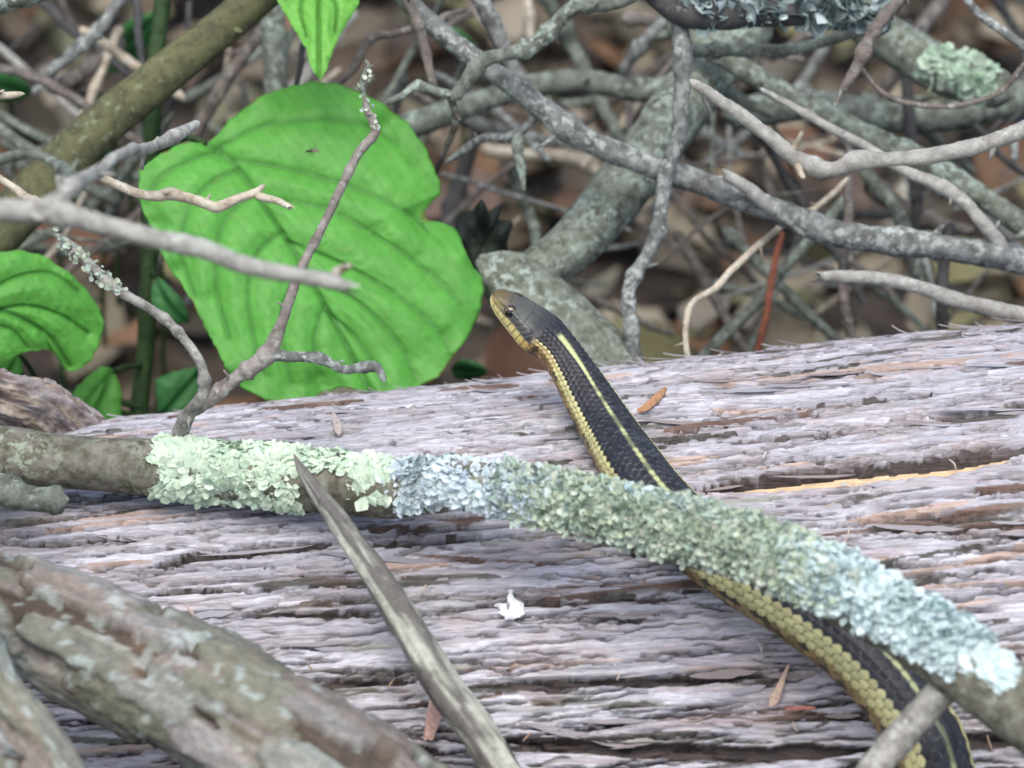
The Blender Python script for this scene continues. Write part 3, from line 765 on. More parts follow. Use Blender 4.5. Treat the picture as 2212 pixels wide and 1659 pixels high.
# ------------------------------------------------------------------ lichen lobes
def lobes(samples, size, tones, seed, up=0.5, parent=None, name='lichen', asp=(0.5, 0.85), res=(4, 6), host=None):
    """samples: (point, normal, outward dir); a frilly lobe of leafy lichen at each"""
    g = np.random.default_rng(seed)
    nu, nw = res
    uu = np.linspace(0, 1, nu)[:, None]; ww = np.linspace(-1, 1, nw)[None, :]
    VV = []; FF = []; CC = []; q = grid_faces(nu, nw)
    for k, (p, n, o) in enumerate(samples):
        L = size * g.uniform(0.55, 1.35); W = L * g.uniform(*asp)
        o = o - n * (o @ n); o = o / (np.linalg.norm(o) + 1e-9)
        b = np.cross(n, o)
        ph = g.uniform(0, 6.28)
        # fan outline with scalloped tip
        lx = L * (uu * (0.35 + 0.65 * np.cos(ww * 1.4)) + 0.06 * uu ** 2 * np.cos(ww * 6.5 + ph))
        ly = W * np.sin(ww * 1.4) * (0.30 + 0.70 * np.sqrt(uu)) + L * g.uniform(-0.35, 0.35) * uu ** 2
        curl = g.uniform(-0.15, 1.0) * up
        lz = L * (curl * uu ** 2 + 0.08 * np.sin(ww * 3.5 + ph) * uu - 0.10 * ww ** 2 * uu) + 0.0004 * g.random()
        V = p + lx[..., None] * o + ly[..., None] * b + lz[..., None] * n
        t = tones(float((p - CAM) @ RGT / ((p - CAM) @ FWD) / FW * 2212 + 1106), k) if callable(tones) else tones[g.integers(len(tones))]
        rim = 1 + 0.10 * uu
        C = np.array(t)[None, None, :] * (g.uniform(0.86, 1.10) * rim + 0 * ww)[..., None]
        FF.append(q + len(VV) * nu * nw); VV.append(V.reshape(-1, 3)); CC.append(C.reshape(-1, 3))
    org = np.array(parent.location) if parent is not None else np.zeros(3)
    me = make_mesh(name, np.vstack(VV) - org, np.vstack(FF), np.vstack(CC))
    o = obj(name, me, M['lichen'], host or parent)
    o["kind"] = "stuff"
    return o

def branch_samples(pts, t0, t1, ph0, ph1, n, seed, centers=0, lift=0.97, nz=0.5):
    """random points on a branch; phi 0 faces the viewer, positive turns over the top"""
    W = np.array([[*P(x, y, DZ(d)), r * K(DZ(d))] for x, y, d, r in pts])
    c = spline(W, 0.001); r = c[:, 3]; c = c[:, :3]
    t, v, s = frames(c)
    up = np.where((s @ np.array([0, 0, 1.0]) > 0)[:, None], s, -s)
    xs = (c - CAM) @ RGT / ((c - CAM) @ FWD) / FW * 2212 + 1106
    ok = np.where((xs >= t0) & (xs <= t1))[0]
    g = np.random.default_rng(seed)
    out = []
    cen = [(g.choice(ok), g.uniform(ph0, ph1)) for _ in range(max(1, centers))]
    fade = lambda x, ph: vn(np.array(x / 60.0), np.array(ph * 2.2), seed + 3)
    while len(out) < n:
        i = g.choice(ok); ph = g.uniform(ph0, ph1)
        ed = min(xs[i] - t0, t1 - xs[i]) / 70.0
        if fade(xs[i], ph) > (0.35 if centers else 0.55) + ed + 0.25 * g.random(): continue
        if g.random() > 0.4 + 0.8 * min((ph - ph0), (ph1 - ph)) * 1.6: continue
        nrm = math.cos(ph) * v[i] + math.sin(ph) * up[i]
        p = c[i] + nrm * r[i] * (lift + 0.26 * (float(vn(np.array(xs[i] / 34), np.array(ph * 2.6), seed + 8)) - 0.4) * (0.25 if centers else 1.0))
        if centers:
            j = min(cen, key=lambda q: abs(q[0] - i) * 0.001 + abs(q[1] - ph) * r[i])
            o = (i - j[0]) * 0.001 * t[i] + (ph - j[1]) * r[i] * (-math.sin(ph) * v[i] + math.cos(ph) * up[i])
            o = o / (np.linalg.norm(o) + 1e-9) + g.normal(0, 0.35, 3)
        else:
            o = g.normal(0, 1, 3)
        nn = nrm + g.normal(0, nz * (0.25 if centers else 0.5), 3); nn /= np.linalg.norm(nn)
        out.append((p, nn, o))
    return out

# ------------------------------------------------------------------ the lichen-covered branch lying over the log and the snake
LB = [(-1000, 925, 1.01, 44), (-500, 950, 0.985, 54), (-160, 975, 0.975, 58), (0, 985, 0.975, 60), (150, 1003, 0.975, 58), (330, 1010, 0.972, 62), (500, 1022, 0.968, 66), (700, 1040, 0.96, 66), (850, 1058, 0.952, 62),
      (1000, 1055, 0.943, 56), (1200, 1095, 0.931, 60), (1400, 1142, 0.918, 64), (1600, 1195, 0.905, 68), (1800, 1275, 0.892, 70), (1950, 1350, 0.882, 70), (2080, 1430, 0.874, 72),
      (2212, 1520, 0.866, 80), (2400, 1660, 0.856, 92), (2800, 1990, 0.83, 98), (3400, 2500, 0.80, 102), (4200, 3200, 0.78, 104)]
def lichen_branch():
    root = thing('lichen_branch', P(0, 985, 0.975), 'crooked branch crusted with pale frilly lichen lying across the log over the snake', 'branch')
    bw = wood('branch_wood', LB, bark_mat('mossy_brown_bark', (0.20, 0.19, 0.155), (0.075, 0.075, 0.05), (0.29, 0.34, 0.26), 0.6), parent=root, seed=60, nv=48, knobs=0, nubs=0, amp=0.10, fine=0.07, wobble=0.12)
    mint = [(0.53, 0.66, 0.50), (0.58, 0.70, 0.56), (0.48, 0.62, 0.48), (0.60, 0.71, 0.54)]
    blue = [(0.50, 0.59, 0.63), (0.55, 0.64, 0.68), (0.44, 0.54, 0.54), (0.58, 0.66, 0.66)]
    sage = [(0.40, 0.48, 0.36), (0.47, 0.54, 0.42), (0.36, 0.46, 0.39), (0.44, 0.54, 0.46), (0.52, 0.57, 0.48)]
    ice = [(0.52, 0.64, 0.64), (0.58, 0.69, 0.68), (0.47, 0.59, 0.56), (0.56, 0.68, 0.70)]
    D = math.radians
    a = lobes(branch_samples(LB, 350, 660, D(-75), D(100), 2300, 1, 6, 0.98, 0.6), 0.0026, mint, 1, 0.16, root, asp=(0.26, 0.44), res=(4, 6), host=bw)
    a["label"] = "pale mint frilly lichen rosette"
    a = lobes(branch_samples(LB, 640, 850, D(32), D(105), 460, 2, 3, 0.98, 0.6), 0.0025, mint, 2, 0.16, root, asp=(0.26, 0.44), res=(4, 6), host=bw)
    a["label"] = "thin mint lichen edge along the bare wood"
    a = lobes(branch_samples(LB, 790, 870, D(-20), D(60), 150, 22, 2, 0.98, 0.6), 0.0030, mint, 12, 0.14, root, asp=(0.28, 0.5), res=(5, 7), host=bw)
    a["label"] = "small mint lichen tongue"
    def drift(x, k):
        e = 130 * (float(vn(np.array(x / 45.0), np.array(k * 0.37), 66)) - 0.5) + 60 * math.sin(k * 12.9898)
        x = x + e
        pal = blue if x < 1130 else sage if x < 1760 else ice
        return pal[k % len(pal)]
    a = lobes(branch_samples(LB, 860, 1210, D(-40), D(105), 1900, 3, 7, 0.99, 0.8), 0.0024, drift, 3, 0.45, root, asp=(0.26, 0.45), host=bw)
    a["label"] = "bluish grey ruffled lichen"
    a = lobes(branch_samples(LB, 1080, 1840, D(-42), D(115), 9000, 4, 0, 1.06, 1.0), 0.0018, drift, 4, 0.9, root, asp=(0.28, 0.5), res=(3, 5), host=bw)
    a["label"] = "dense sage green lichen tufts"
    a = lobes(branch_samples(LB, 1330, 1560, D(55), D(110), 260, 5, 2, 1.14), 0.0022, ice, 5, 0.6, root, host=bw)
    a["label"] = "white lichen flecks on top of the sage tufts"
    a = lobes(branch_samples(LB, 1680, 2095, D(-38), D(110), 2700, 6, 7, 1.02, 1.2), 0.0025, drift, 6, 0.5, root, asp=(0.28, 0.5), host=bw)
    a["label"] = "icy pale lichen ruffles near the thick end"
    a = lobes(branch_samples(LB, 2105, 2190, D(5), D(60), 160, 7, 1, 1.0), 0.0025, ice, 7, 0.15, root, host=bw)
    a["label"] = "flat icy lichen patch on bare bark"
    # twigs growing out of it
    wood('side_twig', [(385, 945, 0.972, 20), (400, 905, 0.968, 18), (430, 870, 0.962, 15), (442, 840, 0.960, 13), (430, 785, 0.958, 11), (385, 720, 0.957, 10), (330, 672, 0.957, 10), (260, 630, 0.957, 11), (200, 580, 0.957, 11), (160, 535, 0.957, 10), (118, 505, 0.957, 6)],
         'weathered', parent=root, seed=61, knobs=4)
    wood('side_twig', [(410, 890, 0.966, 17), (455, 858, 0.962, 17), (515, 812, 0.96, 16), (575, 768, 0.958, 19), (612, 690, 0.956, 12), (640, 605, 0.955, 11), (690, 500, 0.954, 10), (738, 402, 0.953, 10), (775, 330, 0.953, 10), (812, 282, 0.953, 11), (795, 240, 0.953, 8), (788, 205, 0.953, 6)],
         'greybrown', parent=root, seed=62, knobs=5, wobble=0.2)
    wood('side_twig', [(575, 768, 0.958, 15), (630, 775, 0.956, 12), (690, 778, 0.955, 11), (738, 798, 0.954, 10), (775, 795, 0.953, 10), (812, 793, 0.952, 9), (832, 825, 0.951, 8)], 'grey', parent=root, seed=63, knobs=5)
    wood('side_spur', [(788, 205, 0.953, 5), (780, 175, 0.953, 5), (792, 150, 0.953, 7), (805, 140, 0.953, 4)], 'greygreen', parent=root, seed=64, knobs=3)
    wood('side_spur', [(-80, 1015, 0.967, 36), (0, 1048, 0.962, 32), (60, 1072, 0.958, 28), (130, 1080, 0.955, 24), (150, 1078, 0.955, 10)], 'greygreen', parent=root, seed=65, knobs=2)
    wood('side_spur', [(2085, 1440, 0.874, 36), (2045, 1480, 0.876, 34), (1990, 1545, 0.878, 34), (1930, 1610, 0.878, 35), (1860, 1700, 0.876, 38), (1790, 1790, 0.87, 40), (1600, 2060, 0.855, 38)], 'weathered', parent=root, seed=66, knobs=1, wobble=0.15)
    # crusty lichen beads on the twig
    lobes(branch_samples([(260, 630, 0.957, 14), (200, 580, 0.957, 14), (118, 505, 0.957, 8)], 115, 270, D(-80), D(100), 70, 9, 0, 0.92), 0.0010, sage, 9, 0.8, root)
    lobes(branch_samples([(812, 282, 0.953, 8), (788, 205, 0.953, 6), (800, 140, 0.953, 6)], 780, 815, D(-120), D(120), 34, 10, 0, 0.95), 0.0009, sage, 10, 0.8, root)
    return root
lichen_branch()

# lichen tufts on the branches of the brush (parts of the branches that carry them)
def find(label):
    return next(o for o in COL.objects if o.get("label") == label)
sg = [(0.20, 0.26, 0.25), (0.13, 0.17, 0.165), (0.40, 0.48, 0.48), (0.27, 0.34, 0.34)]
lobes(branch_samples([(1480, 20, 1.07, 30), (1600, 18, 1.07, 34), (1720, 12, 1.07, 36), (1920, 35, 1.08, 30)], 1490, 1900, -1.2, 1.6, 420, 31, 5, 0.95, 2.0), 0.0030, sg, 31, 1.0,
      find('dark branch tufted with grey lichen over the arched mossy twig'))
lobes(branch_samples([(1980, 115, 1.20, 48), (2080, 165, 1.19, 48), (2170, 195, 1.18, 40)], 2020, 2160, -0.9, 0.9, 200, 32, 0, 0.96), 0.0026, [(0.30, 0.42, 0.31), (0.36, 0.48, 0.37), (0.42, 0.52, 0.42)], 32, 0.5,
      find('thick short mossy branch with green lichen, broken off above the thin curved vine'))

# ------------------------------------------------------------------ near sticks in front of the log
def stick_disp(L, phi, R):
    return R * (0.35 * (fbm(L / 0.012 + 4, phi * 1.2, 5, 4) - 0.5) + 0.12 * (fbm(L / 0.003, phi * 4, 9, 3) - 0.5) + 0.16 * (fbm(L / 0.03, np.abs(phi) * 4.5, 6, 3) - 0.5))
single('pointed_stick', 'weathered grey stick with a sharp dark tip leaning against the lichen branch', 'stick',
       [(634, 978, 0.948, 3), (650, 1010, 0.948, 10), (690, 1070, 0.946, 20), (730, 1130, 0.942, 26), (805, 1245, 0.936, 31), (888, 1365, 0.93, 35), (960, 1480, 0.922, 39), (1030, 1580, 0.915, 41), (1090, 1670, 0.91, 43), (1180, 1800, 0.90, 45), (1420, 2150, 0.88, 50), (1750, 2700, 0.85, 56), (2050, 3350, 0.83, 60)],
       'weathered', seed=70, nv=44, disp=stick_disp, wobble=0.22, nubs=0)

def streaky_stick():
    o = BR[-1]; me = o.data
    n = len(me.vertices); co = np.empty(n * 3, np.float32); me.vertices.foreach_get("co", co)
    nv = 44; nl = (n - 2) // nv
    Lq = np.repeat(np.arange(nl), nv); Pq = np.tile(np.linspace(-math.pi, math.pi, nv, endpoint=False), nl)
    f = fbm(Lq * 0.13, Pq * 1.5, 14, 5); g = fbm(Lq * 0.05 + 5, Pq * 1.2, 15, 3)
    C = np.array([0.13, 0.125, 0.115]) + np.outer(sstep(0.36, 0.58, f), [0.26, 0.28, 0.225]) + np.outer(sstep(0.55, 0.72, g), [0.10, 0.11, 0.10])
    tan = np.exp(-((Lq - nl * 0.44) / (nl * 0.035)) ** 2) * sstep(0.35, 0.6, fbm(Lq * 0.05, Pq * 2, 19, 3))
    C = C * (1 - 0.6 * tan[:, None]) + np.outer(tan, [0.46, 0.37, 0.25]) * 0.6
    tip = 1 - sstep(0, nl * 0.045, Lq)
    C = C * (1 - 0.6 * tip[:, None]) + np.outer(tip, [0.16, 0.15, 0.14]) * 0.6
    c4 = np.ones((n, 4), np.float32); c4[:-2, :3] = C
    me.color_attributes.new("Col", 'FLOAT_COLOR', 'POINT').data.foreach_set("color", c4.ravel())
    me.materials.clear(); me.materials.append(M['flake'])
streaky_stick()

def flaky_branch(name, label, pts, seed, nplates):
    W = np.array([[*P(x, y, d), r * K(d)] for x, y, d, r in pts])
    c = spline(W, 0.0010); r = c[:, 3]; c = c[:, :3]
    g = np.random.default_rng(seed)
    L = np.concatenate([[0], np.cumsum(np.linalg.norm(np.diff(c, axis=0), axis=1))])
    nv = 100
    phi = np.linspace(-math.pi, math.pi, nv, endpoint=False)
    Lg, Pg = np.meshgrid(L, phi, indexing='ij'); Rg = np.repeat(r[:, None], nv, 1)
    H = np.zeros_like(Lg)
    C = np.array([0.085, 0.068, 0.055]) * (0.7 + 0.6 * fbm(Lg * 300, Pg * 8, seed, 4))[..., None]
    tones = np.array([[0.25, 0.255, 0.225], [0.23, 0.235, 0.195], [0.28, 0.27, 0.255], [0.23, 0.205, 0.18], [0.19, 0.195, 0.15], [0.26, 0.285, 0.255]])
    for i in range(nplates):
        s0 = g.uniform(0, L[-1]); p0 = g.uniform(-math.pi, math.pi); ls = g.uniform(0.006, 0.017); lp = g.uniform(0.0018, 0.0042) / r.mean()
        lev = g.uniform(0.0008, 0.0040)
        dp = (Pg - p0 + math.pi) % (2 * math.pi) - math.pi
        q = np.abs((Lg - s0) / ls) ** 3 + np.abs(dp / lp) ** 2.5 + 1.0 * (fbm(Lg * 260 + i, Pg * 6 + i * 3, seed, 3) - 0.5)
        h = lev + 0.0005 * dp / lp - 0.0005 * sstep(0.75, 1.0, q)
        up = (q < 1) & (h > H)
        H = np.where(up, h, H)
        tn = tones[g.integers(len(tones))] * g.uniform(0.68, 0.98)
        C = np.where(up[..., None], tn * (0.72 + 0.56 * fbm(Lg * 220 + i, Pg * 10, seed + 1, 4))[..., None], C)
    sp = sstep(0.64, 0.68, fbm(Lg * 260, Pg * 5.5 + 9, seed + 4, 5))[..., None]
    C = C * (1 - 0.6 * sp) + np.array([0.38, 0.45, 0.43]) * 0.6 * sp
    rd = sstep(0.60, 0.72, fbm(Lg * 55 + 7, Pg * 2.0, seed + 6, 4))[..., None]
    C = C * (1 - 0.22 * rd) + np.array([0.26, 0.16, 0.11]) * 0.22 * rd
    H += 0.0018 * (fbm(Lg * 330, Pg * 17, seed + 7, 4) - 0.5) + 0.10 * Rg * (fbm(Lg * 40, np.cos(Pg) * 1.4 + 3, seed + 8, 3) + fbm(Lg * 40, np.sin(Pg) * 1.4 + 8, seed + 9, 3) - 1)
    v, f, _, _ = tube(c, r - 0.001, nv, lambda a, b, R: H)
    C2 = np.vstack([C.reshape(-1, 3), [[0.2, 0.15, 0.1]] * 2])
    org = np.array(c[0])
    o = obj(name, make_mesh(name, v - org, f, C2), M['flake'], loc=org)
    return tag(o, label, 'branch')
flaky_branch('flaky_branch', 'thick branch with flaking grey-green bark plates lying before the log', 
             [(-1000, 1080, 0.985, 66), (-600, 1150, 0.95, 78), (-260, 1230, 0.925, 88), (-120, 1262, 0.92, 88), (0, 1300, 0.918, 92), (130, 1362, 0.912, 108), (300, 1440, 0.905, 122), (430, 1510, 0.898, 130), (560, 1590, 0.89, 138), (700, 1680, 0.885, 146), (860, 1800, 0.88, 150), (1000, 1920, 0.87, 150), (1300, 2200, 0.86, 150), (1750, 2750, 0.84, 148), (2250, 3450, 0.82, 140)], 21, 520)
flaky_branch('flaky_branch', 'small crooked rough branch crossing beneath the thick flaking branch', 
             [(-330, 900, 0.93, 30), (-200, 1100, 0.89, 38), (-110, 1300, 0.875, 45), (-60, 1420, 0.875, 52), (-15, 1520, 0.872, 58), (50, 1610, 0.87, 60), (110, 1700, 0.868, 58), (180, 1820, 0.865, 55), (330, 2200, 0.85, 52), (480, 2700, 0.84, 46), (600, 3300, 0.83, 40)], 22, 260)

# ------------------------------------------------------------------ stub on the log
def stub():
    pts = [(210, 985, 1.035, 70), (150, 935, 1.03, 72), (85, 890, 1.02, 66), (20, 865, 1.01, 60), (-25, 850, 1.005, 54)]
    W = np.array([[*P(x, y, d), r * K(d)] for x, y, d, r in pts])
    c = spline(W, 0.0006); r = c[:, 3]; c = c[:, :3]
    L = np.concatenate([[0], np.cumsum(np.linalg.norm(np.diff(c, axis=0), axis=1))])
    nv = 110
    phi = np.linspace(-math.pi, math.pi, nv, endpoint=False)
    Lg, Pg = np.meshgrid(L, phi, indexing='ij')
    H = 0.0034 * (fbm(Lg * 90, Pg * 5.0, 3, 4) - 0.5) + 0.0018 * (np.abs(fbm(Lg * 160, Pg * 13, 5, 3) - 0.5) * 2 - 0.4) + 0.0012 * (fbm(Lg * 500, Pg * 20, 6, 3) - 0.5)
    v, f, _, _ = tube(c, r, nv, lambda a, b, R: H)
    m = fbm(Lg * 120, Pg * 7, 12, 4)[..., None]
    C = np.array([0.22, 0.17, 0.15]) * (1 - sstep(0.36, 0.62, m)) + np.array([0.38, 0.34, 0.33]) * sstep(0.36, 0.62, m)
    n2 = sstep(0.58, 0.68, fbm(Lg * 100 + 5, Pg * 5, 14, 4))[..., None]
    C = C * (1 - 0.6 * n2) + np.array([0.46, 0.38, 0.27]) * 0.6 * n2
    n = len(c); ring = (n - 1) * nv + np.arange(nv)
    v[ring] += (c[-1] - c[-4]) / np.linalg.norm(c[-1] - c[-4]) * 0.006 * fbm(phi * 3, phi * 0, 2, 3)[:, None]
    C2 = np.vstack([C.reshape(-1, 3), [[0.5, 0.42, 0.3]] * 2])
    o = obj('branch_stub', make_mesh('branch_stub', v - LOGBASE, f, C2), M['flake'], LOG)
    o["label"] = "rough broken knot where a branch tore off"
stub()

# ------------------------------------------------------------------ the snake
def build_snake():
    # x, y, half thickness, height above the bark (None: free of the log, then depth given), roll of the back to the viewer's right in degrees
    free = [(1064, 634, 0.984, 30, 50), (1100, 662, 0.985, 48, 50), (1145, 698, 0.986, 46, 47), (1192, 740, 0.986, 42, 40), (1232, 792, 0.985, 45, 32), (1272, 858, 0.981, 52, 28)]
    rows = []
    for x, y, d, r, roll in free:
        rows.append([*P(x, y, d), r * K(d), roll])
    for x, y, r, roll in [(1316, 930, 58, 26), (1366, 1008, 66, 26), (1425, 1085, 69, 27), (1505, 1165, 72, 30), (1605, 1235, 75, 34), (1720, 1305, 78, 35), (1830, 1385, 80, 34), (1920, 1475, 80, 32), (1985, 1570, 79, 29), (2025, 1665, 78, 27)]:
        rr = r * K(0.97)
        d = log_depth(x, y, rr * 0.90)
        rows.append([*P(x, y, d), r * K(d), roll])
    # then down round the front of the trunk and out along the ground
    s0, ph0, _ = log_hit(2025, 1665, 0.0075)
    for ds, ph, r in [(0.008, -12, 76), (0.018, -30, 72), (0.034, -48, 66)]:
        ra = r * K(0.95)
        rows.append([*log_pt(np.array(s0 + ds), np.array(math.radians(ph)), ra * 0.9), ra, 20])
    g = np.array(rows[-1][:3])
    for dx, dy, r in [(0.030, -0.035, 58), (0.075, -0.060, 48), (0.12, -0.04, 36), (0.17, -0.05, 22), (0.21, -0.03, 8)]:
        rows.append([g[0] + dx, g[1] + dy, r * K(0.95) + 0.004, r * K(0.95), 30])
    W = np.array(rows)
    cl = spline(W, 0.0002)
    c, r, roll = cl[:, :3], cl[:, 3], np.radians(cl[:, 4])
    L = np.concatenate([[0], np.cumsum(np.linalg.norm(np.diff(c, axis=0), axis=1))])
    # resample evenly
    Lfine = np.concatenate([np.arange(0, 0.030, 0.00016), np.arange(0.030, 0.185, 0.00025), np.arange(0.185, L[-1], 0.0012)])
    c = np.stack([np.interp(Lfine, L, c[:, k]) for k in range(3)], -1)
    r = np.interp(Lfine, L, r); roll = np.interp(Lfine, L, roll); L = Lfine
    t, v, s = frames(c)
    right = np.where((s @ (RGT + 0.6 * UPV) > 0)[:, None], s, -s)     # screen-right side of the body
    nv = 205
    th = np.linspace(-math.pi, math.pi, nv, endpoint=False)           # 0 = back, negative = its side with the broad stripe
    dors = np.cos(roll)[:, None] * v + np.sin(roll)[:, None] * right
    lat = -np.sin(roll)[:, None] * v + np.cos(roll)[:, None] * right
    # --- cross-section: head shape for the first 24 mm
    HK = 0.84
    hs = HK * np.array([0, 0.0006, 0.0018, 0.0040, 0.0070, 0.0110, 0.0150, 0.0185, 0.0220, 0.0260])
    hw = np.array([0.0006, 0.0017, 0.0025, 0.0032, 0.0040, 0.0050, 0.0057, 0.0057, 0.0051, 0.0048])
    hh = np.array([0.0005, 0.0016, 0.0024, 0.0032, 0.0038, 0.0043, 0.0046, 0.0046, 0.0046, 0.0047])
    w = np.where(L < 0.026, np.interp(L, hs, hw), r * 1.03); h = np.where(L < 0.026, np.interp(L, hs, hh), r * 0.94)
    bl = sstep(0.0155, 0.028, L)
    w = np.interp(L, hs, hw) * (1 - bl) + r * 1.04 * bl
    h = np.interp(L, hs, hh) * (1 - bl) + r * 0.95 * bl
    ee = (2.7 * (1 - bl) + 2.0 * bl)[:, None]
    ct, st = np.cos(th)[None, :], np.sin(th)[None, :]
    X = w[:, None] * np.sign(st) * np.abs(st) ** (2 / ee)
    Y = h[:, None] * np.sign(ct) * np.abs(ct) ** (2 / ee)
    Y = np.where(ct > 0, Y * (0.92 - 0.12 * (1 - bl)[:, None]), Y)     # flatter crown of the head
    # brow ridge over the eye, slight hollow before it
    Lr, Tg = np.meshgrid(L, th, indexing='ij'); Lg = Lr / HK; aT = np.abs(np.degrees(Tg))
    brow = np.exp(-((Lg - 0.0068) / 0.0024) ** 2) * np.exp(-((aT - 52) / 9) ** 2)
    hollow = np.exp(-((Lg - 0.0042) / 0.0018) ** 2) * np.exp(-((aT - 72) / 14) ** 2)
    jowl = np.exp(-((Lg - 0.0155) / 0.004) ** 2) * np.exp(-((aT - 105) / 22) ** 2)
    extra = 0.00050 * brow - 0.00030 * hollow + 0.0005 * jowl
    # --- scales: staggered rows around the body
    body = sstep(0.0165, 0.0195, Lg)
    pitch = 0.0015 + 0.0005 * sstep(0.02, 0.05, Lr) + 0.0009 * sstep(0.05, 0.13, Lr)
    Sidx = np.concatenate([[0], np.cumsum(np.diff(L) / (0.5 * (pitch[1:, 0] + pitch[:-1, 0])))])[:, None]
    NR = 19; half = math.radians(118)
    rowf = (Tg + half) / (2 * half) * NR
    ventral = np.abs(Tg) > half
    def cell(off):
        rj = np.floor(rowf + off)                                      # nearest row centre on shifted lattices
        return rj
    best = np.full(Lg.shape, 9.0); bu = np.zeros(Lg.shape); bw = np.zeros(Lg.shape); bid = np.zeros(Lg.shape); brow_ = np.zeros(Lg.shape)
    rj0 = np.floor(rowf)
    for dj in (-1, 0, 1):
        rj = rj0 + dj; sh = 0.5 * (rj % 2)
        k0 = np.floor(Sidx - sh)
        for dk in (-1, 0, 1):
            k = k0 + dk
            du = (Sidx - sh - k - 0.5) / 0.62; dw = (rowf - rj - 0.5) / 0.86
            q = np.abs(du) ** 1.5 + np.abs(dw) ** 1.5
            m = q < best
            best = np.where(m, q, best); bu = np.where(m, du, bu); bw = np.where(m, dw, bw); bid = np.where(m, k * 131 + rj * 17, bid); brow_ = np.where(m, rj, brow_)
    sc_h = np.clip(1 - best, 0, 1) ** 0.45 * (0.8 + 0.45 * bu)
    keel = np.exp(-(bw / 0.14) ** 2) * (np.abs(bu) < 0.85) * (aT < 100)
    groove = sstep(0.56, 0.84, best)
    rel = 0.00026 * sc_h + 0.00012 * keel
    vs_ = (Sidx * 0.9) % 1.0
    rel_v = 0.00022 * vs_ ** 0.5 * sstep(0, 0.12, 1 - vs_)
    rel = np.where(ventral, rel_v, rel) * body
    # head plates: seams on the crown, lip scales
    lipk = (Lg - 0.0010) / 0.00225
    lipseam = np.exp(-(((lipk % 1.0) - 0.5) / 0.07) ** 2) * ((aT > 88) & (aT < 113)) * (Lg < 0.0185)
    mouth = np.exp(-((aT - (113 + 6 * sstep(0.004, 0.016, Lg))) / 2.4) ** 2) * (Lg < 0.0178) * (Lg > 0.0008)
    crown = np.exp(-(Tg / 0.045) ** 2) * ((Lg > 0.012) & (Lg < 0.0170)) + np.exp(-((Lg - 0.0120) / 0.00022) ** 2) * (aT < 55) + np.exp(-((Lg - 0.0052) / 0.00022) ** 2) * (aT < 50) + np.exp(-((aT - 52) / 2.0) ** 2) * ((Lg > 0.0055) & (Lg < 0.0165))
    temp = np.exp(-(((Lg * 480 + aT * 0.03) % 1.0 - 0.5) / 0.10) ** 2) * ((aT > 55) & (aT < 88) & (Lg > 0.0095) & (Lg < 0.0175))
    extra = extra - (1 - body) * (0.00020 * lipseam + 0.00035 * mouth + 0.00014 * crown + 0.00014 * temp)
    rad = np.sqrt(X ** 2 + Y ** 2) + 1e-9
    f = 1 + (rel + extra) / rad
    V = c[:, None, :] + (X * f)[..., None] * lat[:, None, :] + (Y * f)[..., None] * dors[:, None, :]
    # --- colours
    rid = _h(bid, bid * 0 + 3, 5)
    black = np.array([0.016, 0.017, 0.022]); yel = np.array([0.52, 0.49, 0.235]); skin = np.array([0.02, 0.018, 0.012])
    rc = np.abs(brow_ + 0.5 - NR / 2) * (2 * 118 / NR)                # degrees from the back for the scale's row centre
    C = np.zeros(Lg.shape + (3,)); C[:] = black
    C *= (0.7 + 0.8 * rid)[..., None]
    fl = ((groove > 0.35) & (_h(bid, bid * 0 + 21, 4) > 0.62))[..., None]
    # broad side stripes on the scale rows 45 - 88 degrees from the back
    stripe = ((rc > np.where(Lr > 0.088, 44, 52)) & (rc < 80))
    yv = yel * (0.80 + 0.36 * rid)[..., None] * np.array([1, 1, 1.0])
    C = np.where(stripe[..., None], yv, C)
    low = ((rc >= 80) & ~ventral)
    lowc = np.array([0.26, 0.19, 0.085]) * (0.6 + 0.7 * rid)[..., None]
    lowc = np.where((_h(bid, bid * 0 + 9, 8) > 0.70)[..., None], np.array([0.06, 0.05, 0.035]), lowc)
    C = np.where(low[..., None], lowc, C)
    C = np.where(ventral[..., None], np.array([0.42, 0.40, 0.20]) * (0.85 + 0.3 * vs_)[..., None], C)
    # back stripe, one row wide and broken
    dsp = np.exp(-(aT / (4.3 + 2.2 * np.exp(-((Lg - 0.028) / 0.007) ** 2) - 1.5 * bu * (Lg > 0.035))) ** 6) * sstep(0.0215, 0.0232, Lg)
    gaps = 0.30 + 0.66 * sstep(0.42, 0.54, 0.6 * fbm(Lg * 160, Lg * 0 + 3, 8, 2) + 0.4 * _h(bid, bid * 0 + 4, 6)) * (1 - 0.7 * sstep(0.4, 0.75, best))
    gaps = np.maximum(gaps, 1 - sstep(0.036, 0.044, Lg))
    dcol = np.array([0.46, 0.50, 0.24])
    C = C * (1 - (dsp * gaps)[..., None]) + dcol * (dsp * gaps)[..., None]
    C = np.where((groove > 0.4)[..., None] & ~ventral[..., None] & (dsp < 0.3)[..., None], C * (1 - groove[..., None]) + skin * groove[..., None], C)
    C = np.where(fl & (rc < 50)[..., None] & (dsp < 0.3)[..., None], np.array([0.085, 0.095, 0.095]), C)
    # head
    top = np.array([0.078, 0.084, 0.074]); snout = np.array([0.115, 0.092, 0.040]); side = np.array([0.085, 0.092, 0.098]); lip = np.array([0.60, 0.53, 0.22])
    Hc = np.zeros_like(C); k = sstep(0.0075, 0.0015, Lg) if False else 1 - sstep(0.0015, 0.0075, Lg)
    Hc[:] = top
    nz = (0.75 + 0.5 * fbm(Lg * 900, Tg * 12, 33, 4))[..., None]
    Hc = Hc * (1 - k[..., None]) + snout * k[..., None]
    sd = sstep(56, 62, aT)[..., None]
    Hs = side * (1 - k[..., None]) + np.array([0.26, 0.21, 0.09]) * k[..., None]
    Hc = Hc * (1 - sd) + Hs * sd
